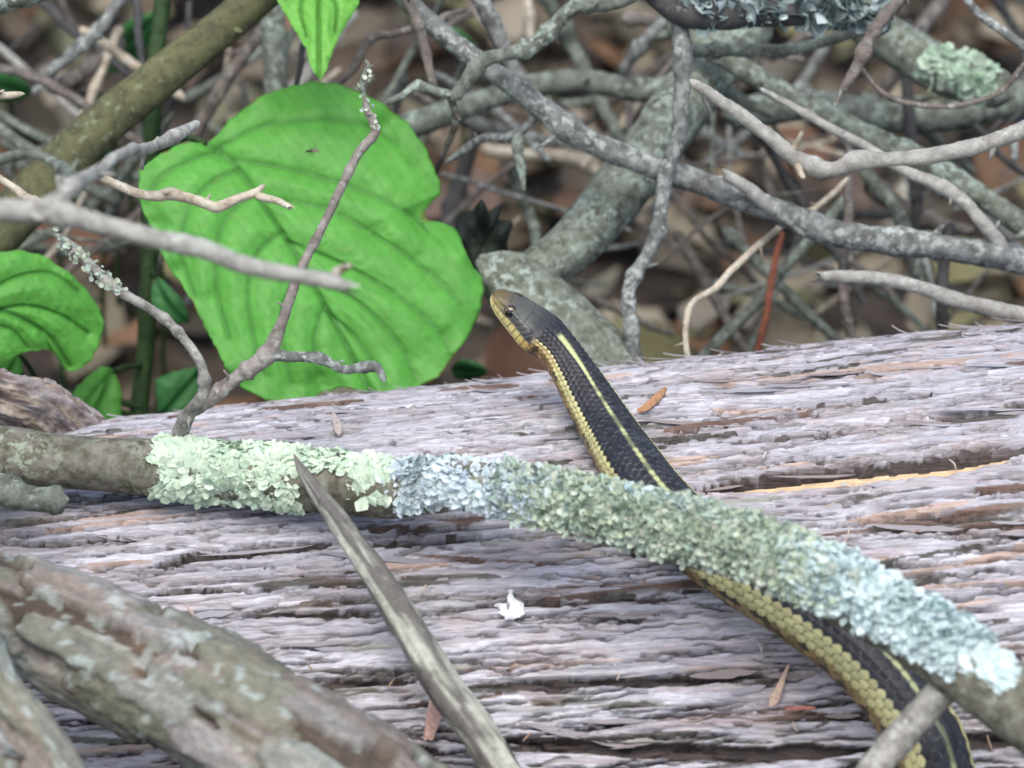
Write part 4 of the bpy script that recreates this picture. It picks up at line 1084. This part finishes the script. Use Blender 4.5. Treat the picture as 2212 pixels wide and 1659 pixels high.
    dk = (np.exp(-((Lg - 0.0105) / 0.0030) ** 2) * np.exp(-((aT - 74) / 9) ** 2))[..., None]
    Hc = Hc * (1 - 0.6 * dk) + np.array([0.035, 0.028, 0.018]) * 0.6 * dk
    lp = sstep(86, 91, aT - 3 * (Lg < 0.006))[..., None]
    gold = np.array([0.52, 0.38, 0.12])
    gk = sstep(0.011, 0.017, Lg)[..., None]
    Hc = Hc * (1 - lp) + (lip * (1 - gk) + gold * gk) * lp
    brl = (np.exp(-((aT - 53 - 5 * sstep(0.007, 0.016, Lg) * 0) / 2.2) ** 2) * ((Lg > 0.0065) & (Lg < 0.0145)))[..., None]
    Hc = Hc * (1 - 0.6 * brl) + np.array([0.36, 0.38, 0.37]) * 0.6 * brl
    rear = (sstep(0.0115, 0.0165, Lg) * (aT < 86))[..., None]
    Hc = Hc * (1 - 0.75 * rear) + np.array([0.028, 0.030, 0.034]) * 0.75 * rear
    Hc = Hc * nz
    seam = np.clip(lipseam * 0.9 * (Lg > 0.0075) + 0.35 * lipseam * (Lg <= 0.0075) + mouth + 0.22 * crown + 0.5 * temp, 0, 1)[..., None]
    Hc = Hc * (1 - seam) + np.array([0.022, 0.018, 0.012]) * seam
    ch = np.exp(-((Lg - 0.0200) / 0.0011) ** 2) * ((aT > 74) & (aT < 108))
    C = C * body[..., None] + Hc * (1 - body[..., None])
    C = C * (1 - 0.85 * ch[..., None]) + np.array([0.06, 0.045, 0.02]) * 0.85 * ch[..., None]
    nk = ((1 - sstep(0.024, 0.034, Lg)) * body * (aT > 60))[..., None] * np.array([0.0, 0.06, 0.07])
    C = np.clip(C - C * nk * 3, 0, 1)
    n = len(L)
    org = np.array(c[0])
    verts = np.vstack([V.reshape(-1, 3), c[:1] - t[:1] * 0.0004, c[-1:]]) - org
    q = grid_faces(n, nv, True)
    j = np.arange(nv); j2 = (j + 1) % nv
    caps = np.vstack([np.stack([np.full(nv, n * nv), j2, j], -1), np.stack([np.full(nv, n * nv + 1), (n - 1) * nv + j, (n - 1) * nv + j2], -1)])
    cc = np.vstack([C.reshape(-1, 3), [snout * 1.2], [black]])
    flip = np.cross(V[200, 1] - V[200, 0], V[201, 0] - V[200, 0]) @ (V[200, 0] - c[200]) < 0
    fs = [q[:, ::-1], caps[:, ::-1]] if not flip else [q, caps]
    root = thing('garter_snake', org, 'black snake with yellow side stripes raising its head over the log', 'snake')
    obj('body', make_mesh('snake_body', verts, fs, cc), M['snake'], root)
    # eyes
    em, nn, ll, eb = new_mat('snake_eye')
    at = nn.new("ShaderNodeVertexColor"); at.layer_name = "Col"; ll.new(at.outputs[0], eb.inputs["Base Color"])
    eb.inputs["Roughness"].default_value = 0.06; eb.inputs["Specular IOR Level"].default_value = 0.7
    for sgn in (-1, 1):
        i = int(np.argmin(np.abs(L / HK - 0.0068)))
        a = math.radians(sgn * 69)
        jx = int(np.argmin(np.abs(th - a)))
        p = V[i, jx]; nrm = (math.sin(a) * lat[i] * 1.0 + 0.25 * dors[i]); nrm /= np.linalg.norm(nrm)
        tt = t[i] - nrm * (t[i] @ nrm); tt /= np.linalg.norm(tt); bb = np.cross(nrm, tt)
        R = 0.00185; na, nb = 28, 20
        al = np.linspace(0, math.pi, nb)[:, None]; be = np.linspace(0, 2 * math.pi, na, endpoint=False)[None, :]
        Ve = p - nrm * R * 0.76 + R * (np.cos(al)[..., None] * nrm * 1.0 + (np.sin(al) * np.cos(be))[..., None] * tt + (np.sin(al) * np.sin(be))[..., None] * bb)
        Ce = np.where((al < 0.80)[..., None], np.array([0.006, 0.006, 0.007]), np.where((al < 0.92)[..., None], np.array([0.20, 0.15, 0.07]), np.array([0.04, 0.028, 0.018]))) + 0 * be[..., None]
        eq = grid_faces(nb, na, True)
        me = make_mesh('eye', Ve.reshape(-1, 3) - org, eq, Ce.reshape(-1, 3))
        obj('eye', me, em, root)
build_snake()

# ------------------------------------------------------------------ the green shrub
def leaf_mesh(name, outline, center, depth_fn, veins, midrib, org, tone, seed, bow=0.004):
    """outline etc. on the view grid, depth_fn(x, y) gives each point its own distance"""
    o = np.array(outline, float)
    o = np.vstack([o, o[:1]])
    seg = np.concatenate([[0], np.cumsum(np.linalg.norm(np.diff(o, axis=0), axis=1))])
    small = np.ptp(o[:, 0]) < 140
    na, nr = (80, 12) if small else (260, 56)
    u = np.linspace(0, seg[-1], na, endpoint=False)
    B = np.stack([np.interp(u, seg, o[:, k]) for k in range(2)], -1)
    g = fbm(u / 9.0, u * 0, seed, 2) - 0.5
    Cn = np.array(center, float)
    dr = (B - Cn) / np.linalg.norm(B - Cn, axis=1)[:, None]
    B = B + dr * g[:, None] * 5
    f = np.linspace(0, 1, nr)[:, None, None] ** 0.9
    XY = Cn + f * (B - Cn)[None]
    x, y = XY[..., 0], XY[..., 1]
    def dist(poly):
        d = np.full(x.shape, 1e9); tt = np.zeros(x.shape); acc = 0
        for a, b in zip(poly[:-1], poly[1:]):
            a = np.array(a, float); b = np.array(b, float); ab = b - a
            k = np.clip(((x - a[0]) * ab[0] + (y - a[1]) * ab[1]) / (ab @ ab), 0, 1)
            dd = np.hypot(x - a[0] - k * ab[0], y - a[1] - k * ab[1])
            d = np.minimum(d, dd)
        return d
    def smooth(poly):
        return spline(np.array([[a, b, 0] for a, b in poly], float), 14)[:, :2]
    dm = dist(smooth(midrib))
    dv = np.full(x.shape, 1e9)
    for vv in veins: dv = np.minimum(dv, dist(smooth(vv)))
    gro = 1.1 * np.exp(-(dm / 5) ** 2) + 0.9 * np.exp(-(dv / 4.0) ** 2)
    puff = 1 - np.exp(-(np.minimum(dv, dm) / 22) ** 2)
    net = np.abs(fbm(x / 20, y / 20, seed + 3, 2) - 0.5) * 2
    d0 = depth_fn(x, y)
    lift = -0.0009 * gro + 0.0013 * puff + 0.0004 * net + 0.0022 * (fbm(x / 150, y / 150, seed + 5, 2) - 0.5)
    f2 = f[..., 0]
    D = d0 - lift + bow * f2 ** 3 * (0.4 + 1.2 * fbm(x / 70, y / 70, seed + 8, 2))
    k = FW * D / 2212.0
    V = CAM + FWD * D[..., None] + RGT * ((x - 1106) * k)[..., None] + UPV * (-(y - 829.5) * k)[..., None]
    tone = np.array(tone)
    C = tone * (0.88 + 0.22 * fbm(x / 60, y / 60, seed + 11, 4) + 0.06 * net)[..., None]
    spot = 0.5 * sstep(0.76, 0.80, fbm(x / 11, y / 11, seed + 41, 3))[..., None]
    C = C * (1 - 0.6 * spot) + np.array([0.20, 0.24, 0.06]) * 0.6 * spot
    vc = np.clip(0.95 * np.exp(-(dm / 6.5) ** 2) + 0.85 * np.exp(-(dv / 5.0) ** 2), 0, 1)[..., None]
    C = C * (1 - 0.85 * vc) + tone * np.array([0.42, 0.48, 0.5]) * 0.85 * vc
    cross = (np.exp(-(np.abs(((x * 0.8 - y * 0.6 + 14 * fbm(x / 40, y / 40, seed + 51, 2)) / 23) % 1.0 - 0.5) * 23 / 1.8) ** 2) * sstep(6, 14, np.minimum(dv, dm)))[..., None]
    C = C * (1 - 0.16 * cross)
    edge = (np.clip((f2 - 0.985) / 0.015, 0, 1) * sstep(0.60, 0.70, fbm(x / 30, y / 30, seed + 21, 3)))[..., None]
    C = C * (1 - edge) + np.array([0.16, 0.09, 0.03]) * edge
    if not small:
        brn = np.exp(-(np.hypot(x - 922, y - 466) / 15) ** 4)[..., None]
        C = C * (1 - 0.8 * brn) + np.array([0.14, 0.075, 0.03]) * 0.8 * brn
    me = make_mesh(name, V.reshape(-1, 3) - org, grid_faces(nr, na, True)[:, ::-1], C.reshape(-1, 3))
    return me

def shrub():
    foot = P(290, 1000, 1.16); foot = np.array([foot[0], foot[1], 0.0])
    root = thing('leafy_shrub', foot, 'green shrub with broad ribbed leaves growing behind the log', 'shrub')
    stem = [(370, -140, 1.15, 17), (352, 0, 1.15, 18), (345, 70, 1.15, 18), (332, 170, 1.15, 19), (326, 400, 1.155, 19), (322, 600, 1.155, 20), (312, 760, 1.16, 20), (298, 900, 1.16, 21), (290, 1000, 1.16, 22)]
    st = wood('stem', stem + [(285, 1500, 1.22, 22), (285, 2000, 1.27, 24)], 'green_stem', parent=root, seed=80, amp=0.05, fine=0.03, wobble=0.08)
    def leaf(outline, center, depth, veins, mid, tone, seed, bow=0.004, petiole=None, label=None):
        me = leaf_mesh('leaf', outline, center, depth, veins, mid, foot, tone, seed, bow)
        o = obj('leaf', me, M['leaf'], root)
        md = o.modifiers.new("thickness", 'SOLIDIFY'); md.thickness = 0.00025; md.offset = 0
        if label: o["label"] = label
        if petiole:
            pt = wood('petiole', petiole, 'green_stem', parent=root, seed=seed, nv=10)
            pt.parent = o
        return o
    g1 = (0.110, 0.385, 0.060); g2 = (0.17, 0.48, 0.075); g3 = (0.075, 0.28, 0.085)
    leaf([(443, 311), (470, 290), (500, 255), (560, 210), (620, 188), (670, 176), (720, 180), (770, 195), (830, 225), (880, 265), (920, 320), (945, 380), (955, 415), (936, 432), (917, 455), (925, 477), (956, 481), (986, 496),
          (1005, 540), (1022, 578), (1043, 600), (1045, 630), (1035, 680), (1015, 720), (985, 760), (965, 790), (950, 815), (915, 830), (880, 858), (840, 860), (800, 850), (760, 840), (735, 835), (715, 845), (690, 850), (668, 870), (655, 887),
          (630, 885), (590, 872), (555, 855), (520, 838), (490, 800), (470, 760), (440, 700), (420, 660), (390, 610), (365, 580), (345, 540), (330, 500), (310, 460), (300, 430), (298, 400), (302, 370), (320, 350), (350, 330), (390, 310), (420, 308)],
         (660, 540), lambda x, y: 1.058 + 0.00002 * (x - 660) - 0.00004 * (y - 540),
         [[(470, 320), (571, 272), (710, 258), (800, 275), (860, 310)], [(505, 345), (620, 365), (760, 405), (880, 460), (925, 500)], [(560, 430), (700, 450), (830, 520), (940, 600), (1000, 660)], [(620, 520), (740, 570), (860, 640), (950, 720), (975, 770)],
          [(670, 600), (770, 650), (860, 740), (900, 820)], [(700, 670), (760, 720), (810, 790), (830, 840)],
          [(480, 325), (420, 345), (350, 380), (315, 440)], [(515, 365), (450, 400), (400, 470), (395, 560), (420, 640)], [(555, 422), (500, 460), (465, 540), (470, 640), (495, 730)], [(610, 500), (555, 550), (535, 640), (550, 740), (570, 810)],
          [(655, 580), (615, 650), (610, 740), (630, 830)], [(700, 660), (680, 730), (690, 810)]],
         [(443, 311), (500, 350), (555, 422), (643, 555), (721, 694), (770, 790), (800, 850)], g1, 3, 0.005,
         [(443, 311, 1.083, 8), (400, 300, 1.10, 8), (345, 330, 1.148, 9)], "large broad green leaf with arching veins and ragged edge")
    leaf([(-120, 640), (-60, 570), (0, 545), (50, 540), (100, 555), (150, 590), (190, 630), (215, 670), (225, 700), (215, 740), (195, 780), (165, 802), (145, 800), (128, 780), (120, 760), (95, 755), (60, 760), (40, 765), (20, 780), (-30, 820), (-100, 760)],
         (60, 660), lambda x, y: 1.062 + 0.00005 * (x - 60), [[(-60, 650), (30, 600), (110, 590), (170, 630)], [(-40, 680), (50, 660), (130, 680), (190, 720)], [(-60, 700), (20, 710), (60, 750)]],
         [(-110, 650), (0, 670), (100, 720), (150, 790)], g1, 5, 0.003, [(-110, 650, 1.063, 7), (-60, 720, 1.10, 7), (80, 830, 1.14, 8), (308, 880, 1.158, 9)], "green leaf with a bite out of its lower edge")
    leaf([(592, -10), (610, 20), (640, 70), (662, 105), (668, 140), (682, 162), (692, 174), (704, 155), (716, 118), (736, 70), (760, 35), (778, 0), (790, -60), (760, -150), (690, -200), (610, -150), (580, -70)],
         (688, 10), lambda x, y: 1.05 - 0.00007 * (y - 0), [[(690, -100), (740, -60), (755, 0)], [(688, -40), (725, 10), (725, 70)], [(690, -100), (630, -60), (615, 0)], [(688, -40), (650, 10), (660, 80)]],
         [(690, -190), (688, 0), (690, 170)], g2, 7, 0.003, [(690, -195, 1.08, 7), (560, -240, 1.11, 7), (372, -130, 1.15, 8)], "bright hanging leaf with a pointed drip tip")
    leaf([(330, 590), (360, 610), (395, 650), (412, 695), (380, 702), (345, 690), (325, 650)], (365, 655), lambda x, y: 1.103 + 0 * x, [], [(330, 590), (365, 655), (405, 695)], g3, 9, 0.002, [(335, 595, 1.145, 5), (322, 575, 1.155, 6)])
    leaf([(140, 880), (170, 830), (220, 790), (250, 800), (262, 850), (260, 910), (200, 960), (140, 960)], (205, 880), lambda x, y: 1.094 + 0 * x, [[(240, 810), (200, 850), (170, 900)]], [(245, 795), (215, 870), (180, 950)], g1, 11, 0.002, [(245, 800, 1.13, 6), (305, 790, 1.158, 7)])
    leaf([(-40, 800), (0, 770), (45, 755), (50, 800), (30, 860), (0, 900), (-40, 900)], (5, 830), lambda x, y: 1.085 + 0 * x, [], [(45, 757), (5, 830), (-30, 890)], g1, 13, 0.002, [(40, 765, 1.115, 5), (120, 850, 1.14, 6), (305, 900, 1.16, 7)])
    leaf([(335, 820), (380, 800), (430, 790), (445, 840), (420, 890), (370, 920), (340, 890)], (390, 850), lambda x, y: 1.108 + 0 * x, [], [(440, 795), (390, 850), (345, 905)], g3, 15, 0.002, [(345, 890, 1.153, 5), (308, 900, 1.16, 6)])
    # leaves farther back
    for k, (x, y, w, h, a, d) in enumerate([(300, 70, 60, 34, -0.7, 1.30), (270, 120, 50, 30, -0.4, 1.32), (240, 240, 60, 30, 0.5, 1.34), (20, 190, 50, 32, 0.2, 1.33), (340, 440, 44, 28, 1.0, 1.30), (210, 330, 46, 26, 0.7, 1.34), (120, 420, 46, 26, 0.4, 1.33), (990, 90, 46, 22, 0.5, 1.40), (560, 330, 44, 26, 0.2, 1.30), (1015, 800, 40, 22, 0.1, 1.25)]):
        al = np.linspace(0, 2 * math.pi, 18, endpoint=False)
        ex = w * np.cos(al); ey = h * np.sin(al) * (1 - 0.3 * np.cos(al))
        out = [(x + a1 * math.cos(a) - b1 * math.sin(a), y + a1 * math.sin(a) + b1 * math.cos(a)) for a1, b1 in zip(ex, ey)]
        leaf(out, (x, y), lambda X, Y, d=d, y=y: DZ(d) + 0.0002 * (Y - y), [], [out[9], (x, y), out[0]], g3, 30 + k, 0.003, [(x, y, d + 0.004, 5), (x + 10, y + 120, d + 0.05, 5), (x + 15, y + 420, d + 0.10, 6)])
    return root
shrub()

# tiny fly on the big leaf
def fly():
    p = P(674, 326, 1.056)
    V = []; F = []; n = 0
    def ell(cx, cy, rx, ry, rz, cz=0.0):
        nonlocal n
        a = np.linspace(0, math.pi, 9)[:, None]; b = np.linspace(0, 2 * math.pi, 12, endpoint=False)[None, :]
        X = cx + rx * np.cos(a) + 0 * b; Y = cy + ry * np.sin(a) * np.cos(b); Z = cz + rz * np.sin(a) * np.sin(b)
        V.append((X[..., None] * RGT + Y[..., None] * UPV - Z[..., None] * FWD).reshape(-1, 3)); F.append(grid_faces(9, 12, True) + n); n += 108
    root = thing('small_fly', p, 'tiny dark fly resting on the big green leaf', 'fly')
    ell(0, 0, 0.0011, 0.0004, 0.0004); ell(-0.0012, -0.0001, 0.0004, 0.0004, 0.0004); 
    for k in range(3):
        for s in (-1, 1):
            ell(-0.0006 + 0.0005 * k, s * 0.0007 - 0.0002, 0.00007, 0.0006, 0.00007, -0.0004)
    c = np.tile([0.03, 0.025, 0.02], (n, 1))
    obj('body', make_mesh('fly_body', np.vstack(V), np.vstack(F), c), M['plain'], root)
    V.clear(); F.clear(); n = 0
    ell(0.0009, 0.0003, 0.0010, 0.00035, 0.00003, 0.0004); ell(0.0010, -0.0001, 0.0010, 0.00030, 0.00003, 0.0005)
    obj('wing', make_mesh('fly_wing', np.vstack(V), np.vstack(F), np.tile([0.14, 0.13, 0.10], (n, 1))), M['plain'], root)
fly()

# ------------------------------------------------------------------ small things lying on the bark
def flake(name, label, cat, line, tone, thick=0.00022, lift=0.0030, arch=0.0, group=None):
    """line: x, y, half width rows on the view grid; a thin dry piece resting on the bark"""
    W = []
    for i, (x, y, w) in enumerate(line):
        t = i / (len(line) - 1)
        d = log_depth(x, y, 0.0) - lift - arch * math.sin(t * math.pi)
        W.append([*P(x, y, d), w * K(d)])
    c = spline(np.array(W), 0.0005); w = np.maximum(c[:, 3], 0.00012); c = c[:, :3]
    t, v, s = frames(c)
    ang = np.linspace(0, 2 * math.pi, 12, endpoint=False)
    jig = 1 + 0.12 * (vn(np.arange(len(w)) * 0.35, np.zeros(len(w)) + len(line), 5) - 0.5)
    Vv = c[:, None, :] + (w * jig)[:, None, None] * np.cos(ang)[None, :, None] * s[:, None, :] + thick * np.sin(ang)[None, :, None] * v[:, None, :]
    n = len(c)
    verts = np.vstack([Vv.reshape(-1, 3), c[:1], c[-1:]]) - c[0]
    q = grid_faces(n, 12, True); j = np.arange(12); j2 = (j + 1) % 12
    caps = np.vstack([np.stack([np.full(12, n * 12), j2, j], -1), np.stack([np.full(12, n * 12 + 1), (n - 1) * 12 + j, (n - 1) * 12 + j2], -1)])
    cc = np.tile(np.array(tone), (len(verts), 1)) * (0.8 + 0.4 * rng.random(len(verts)))[:, None]
    return tag(obj(name, make_mesh(name, verts, [q, caps], cc), M['plain'], loc=c[0]), label, cat, group)
flake('dry_leaflet', 'curled orange-brown needle leaf lying on bark just beside the snake\'s neck', 'leaf', [(1378, 888, 5), (1392, 882, 8), (1410, 868, 9), (1426, 852, 8), (1438, 838, 4)], (0.40, 0.22, 0.12), arch=0.002)
flake('bark_chip', 'reddish upright bark chip standing against the lower log near the pointed stick', 'chip', [(952, 1506, 10), (945, 1530, 14), (935, 1560, 15), (925, 1598, 10)], (0.46, 0.31, 0.27), lift=0.0036)
flake('bark_chip', 'narrow pinkish sliver beside the reddish bark chip', 'chip', [(932, 1510, 5), (928, 1540, 6), (922, 1575, 5), (918, 1600, 3)], (0.48, 0.36, 0.33), lift=0.0036)
flake('winged_seed', 'pale tan winged seed on the bark beneath the snake\'s lower body', 'seed', [(1704, 1436, 3), (1694, 1460, 5), (1682, 1490, 9), (1672, 1512, 11), (1664, 1528, 4)], (0.48, 0.36, 0.28), lift=0.0030)
flake('wood_splinter', 'tiny red-brown splinter lying below the winged seed', 'splinter', [(1696, 1532, 3), (1730, 1530, 5), (1762, 1530, 3)], (0.36, 0.15, 0.12), lift=0.0030)
flake('conifer_needle', 'pale dry needle stuck upright in the bark above the flaking branch', 'needle', [(404, 1308, 3), (416, 1326, 4), (430, 1346, 3)], (0.46, 0.36, 0.34), lift=0.0030)
flake('bark_chip', 'small peeling bark tag sticking up at the log crest under the big leaf', 'chip', [(716, 888, 4), (724, 905, 7), (730, 925, 9), (733, 940, 4)], (0.46, 0.40, 0.36), lift=0.0030)

nr_ = np.random.default_rng(91)
for k in range(34):
    x, y = nr_.uniform(40, 2180), nr_.uniform(960, 1620)
    a = nr_.uniform(0, math.pi); ln = nr_.uniform(14, 40)
    if log_hit(x, y) is None: continue
    tn, wd = [((0.46, 0.38, 0.31), 'tan'), ((0.34, 0.24, 0.18), 'brown'), ((0.56, 0.52, 0.50), 'pale'), ((0.24, 0.20, 0.17), 'dark')][k % 4]
    dx, dy = math.cos(a) * ln / 2, math.sin(a) * ln / 2; b = nr_.normal(0, 3)
    flake('dry_needle', f'tiny {wd} dry needle scattered on the log bark', 'needle', [(x - dx, y - dy, 1.2), (x + b, y - b, 2.2), (x + dx, y + dy, 1.2)], tn, lift=0.0026, group=f'{wd} dry needles on the log')

def dropping():
    x0, y0 = 1102, 1322
    s0, p0, d0 = log_hit(x0, y0)
    org = log_pt(np.array(s0), np.array(p0), 0.0)
    nrm = log_normal(p0); bi = np.cross(AX, nrm); bi = bi if bi @ UPV > 0 else -bi
    g = np.random.default_rng(4)
    VV, FF, CC = [], [], []; n = 0
    blobs = [(0, -10, 30, 22, 0.9), (14, 8, 24, 20, 0.9), (-16, 6, 16, 10, 0.85), (2, 30, 10, 18, 0.9), (4, 52, 8, 7, 0.85), (24, -6, 16, 22, 0.9), (-30, 10, 14, 6, 0.8), (0, -28, 16, 9, 0.85)]
    for (bx, by, rx, ry, w) in blobs + [(-6, 0, 7, 26, 0.35)]:
        na, nr = 20, 5
        a = np.linspace(0, 2 * math.pi, na, endpoint=False)[None, :]; f = np.linspace(0, 1, nr)[:, None]
        rr = f * (1 + 0.35 * (vn(a * 2.5 + bx, a * 0 + by, 3) - 0.5))
        X = 0.78 * (bx + rx * rr * np.cos(a)) * K(d0); Y = 0.78 * (by + ry * rr * np.sin(a)) * K(d0); Z = 0.0018 + 0.0009 * (1 - f ** 2) * (1.25 if w < 0.5 else 1) + 0 * a
        VV.append((X[..., None] * AX + Y[..., None] * bi + Z[..., None] * nrm).reshape(-1, 3))
        FF.append(grid_faces(nr, na, True) + n); n += na * nr
        CC.append(np.tile([w * 0.84, w * 0.86, w * 0.87], (na * nr, 1)))
    o = obj('bird_dropping', make_mesh('bird_dropping', np.vstack(VV), np.vstack(FF), np.vstack(CC)), M['plain'], loc=org)
    tag(o, 'small white bird dropping splashed on the bark in the middle of the log', 'dropping')
dropping()

def shrivelled():
    out = [(975, 520), (990, 470), (1020, 455), (1040, 430), (1055, 455), (1085, 440), (1075, 475), (1110, 480), (1095, 520), (1100, 560), (1065, 570), (1040, 610), (1010, 640), (985, 600)]
    d0 = 1.085
    org = P(1040, 530, d0)
    me = leaf_mesh('shrivelled_leaf', out, (1040, 530), lambda x, y: d0 + 0.006 * np.sin(x / 17.0) * np.cos(y / 23.0), [[(1040, 530), (1085, 470)], [(1040, 530), (1000, 480)]], [(1010, 620), (1040, 530), (1055, 450)], org, (0.022, 0.030, 0.024), 77, 0.010)
    o = obj('shrivelled_leaf', me, M['litter'], loc=org)
    md = o.modifiers.new("thickness", 'SOLIDIFY'); md.thickness = 0.0003; md.offset = 0
    tag(o, 'blackish shrivelled leaf hanging between the big green leaf and the leaning stem', 'leaf')
shrivelled()

# ------------------------------------------------------------------ leaf litter on the ground
def litter_leaf(seed, lobed=False):
    g = np.random.default_rng(seed)
    nu, nw = 7, 4
    u = np.linspace(-1, 1, nu)[:, None]; w = np.linspace(-1, 1, nw)[None, :]
    wid = (1 - np.abs(u) ** 2.2) ** 0.8 * (0.52 + (0.16 * np.sin(u * 11) if lobed else 0)) + 0.02
    X = u + 0 * w; Y = w * wid
    Z = g.uniform(0.1, 0.5) * w ** 2 * wid + g.uniform(-0.3, 0.4) * u ** 2 + 0.10 * np.sin(u * 4 + w * 3 + seed)
    return np.stack([X, Y, Z], -1).reshape(-1, 3), grid_faces(nu, nw)

def litter():
    g = np.random.default_rng(55)
    tones = np.array([[0.28, 0.21, 0.145], [0.34, 0.26, 0.19], [0.22, 0.17, 0.125], [0.40, 0.33, 0.24], [0.32, 0.18, 0.11], [0.19, 0.15, 0.115], [0.32, 0.30, 0.19], [0.42, 0.36, 0.28]])
    VV, FF, CC = [], [], []; n = 0
    protos = [litter_leaf(k, k % 2 == 0) for k in range(8)]
    for k in range(4600):
        near = k < 3400
        x = g.uniform(-0.75, 0.75) if near else g.uniform(-1.6, 1.6)
        y = g.uniform(1.08, 2.2) if near else g.uniform(-0.6, 3.2)
        if 0.72 < y < 1.06 : continue
        v, f = protos[k % 8]
        sc = g.uniform(0.008, 0.024)
        R = Matrix.Rotation(g.uniform(0, 6.28), 3, 'Z') @ Matrix.Rotation(g.normal(0, 0.4), 3, 'X') @ Matrix.Rotation(g.normal(0, 0.35), 3, 'Y')
        p = (v * sc) @ np.array(R).T + np.array([x, y, g.uniform(0.004, 0.026)])
        VV.append(p); FF.append(f + n); n += len(v)
        CC.append(np.tile(tones[g.integers(8)] * np.array([0.88, 0.96, 0.95]) * g.uniform(0.2, 0.62), (len(v), 1)))
    o = obj('leaf_litter', make_mesh('leaf_litter', np.vstack(VV), np.vstack(FF), np.vstack(CC)), M['litter'])
    tag(o, 'brown dead leaves carpeting the forest floor', 'leaf litter', kind='stuff')
    # dead leaves on top that can be told apart
    meshes = []
    for k in range(6):
        v, f = litter_leaf(20 + k, k % 2 == 1)
        tn = [(0.24, 0.165, 0.11), (0.40, 0.355, 0.27), (0.22, 0.12, 0.075), (0.16, 0.125, 0.095), (0.29, 0.275, 0.14), (0.21, 0.155, 0.125)][k]
        me = make_mesh('dead_leaf', v, f, np.tile(tn, (len(v), 1)))
        me.materials.append(M['litter']); meshes.append(me)
    names = ['orange-brown', 'pale tan', 'rusty', 'dull brown', 'yellowish', 'pinkish brown']
    for k in range(84):
        px = g.uniform(-50, 2260); py = g.uniform(-20, 780)
        if k >= 60: px = g.uniform(1350, 2212); py = g.uniform(540, 760)
        D = P(px, py, 1.0) - CAM
        z = g.uniform(0.020, 0.075)
        t = (z - CAM[2]) / D[2]
        p = CAM + t * D
        m = (1 if k % 3 else 4) if (px > 1350 and py > 480) else k % 6
        o = obj('dead_leaf', meshes[m], None, loc=p)
        sc = g.uniform(0.009, 0.022)
        o.scale = (sc, sc, sc)
        o.rotation_euler = (g.normal(0.3, 0.45), g.normal(0, 0.4), g.uniform(0, 6.28))
        tag(o, f'{names[m]} curled dead leaf lying on the litter behind the log', 'leaf', f'{names[m]} dead leaves on the forest floor')
litter()
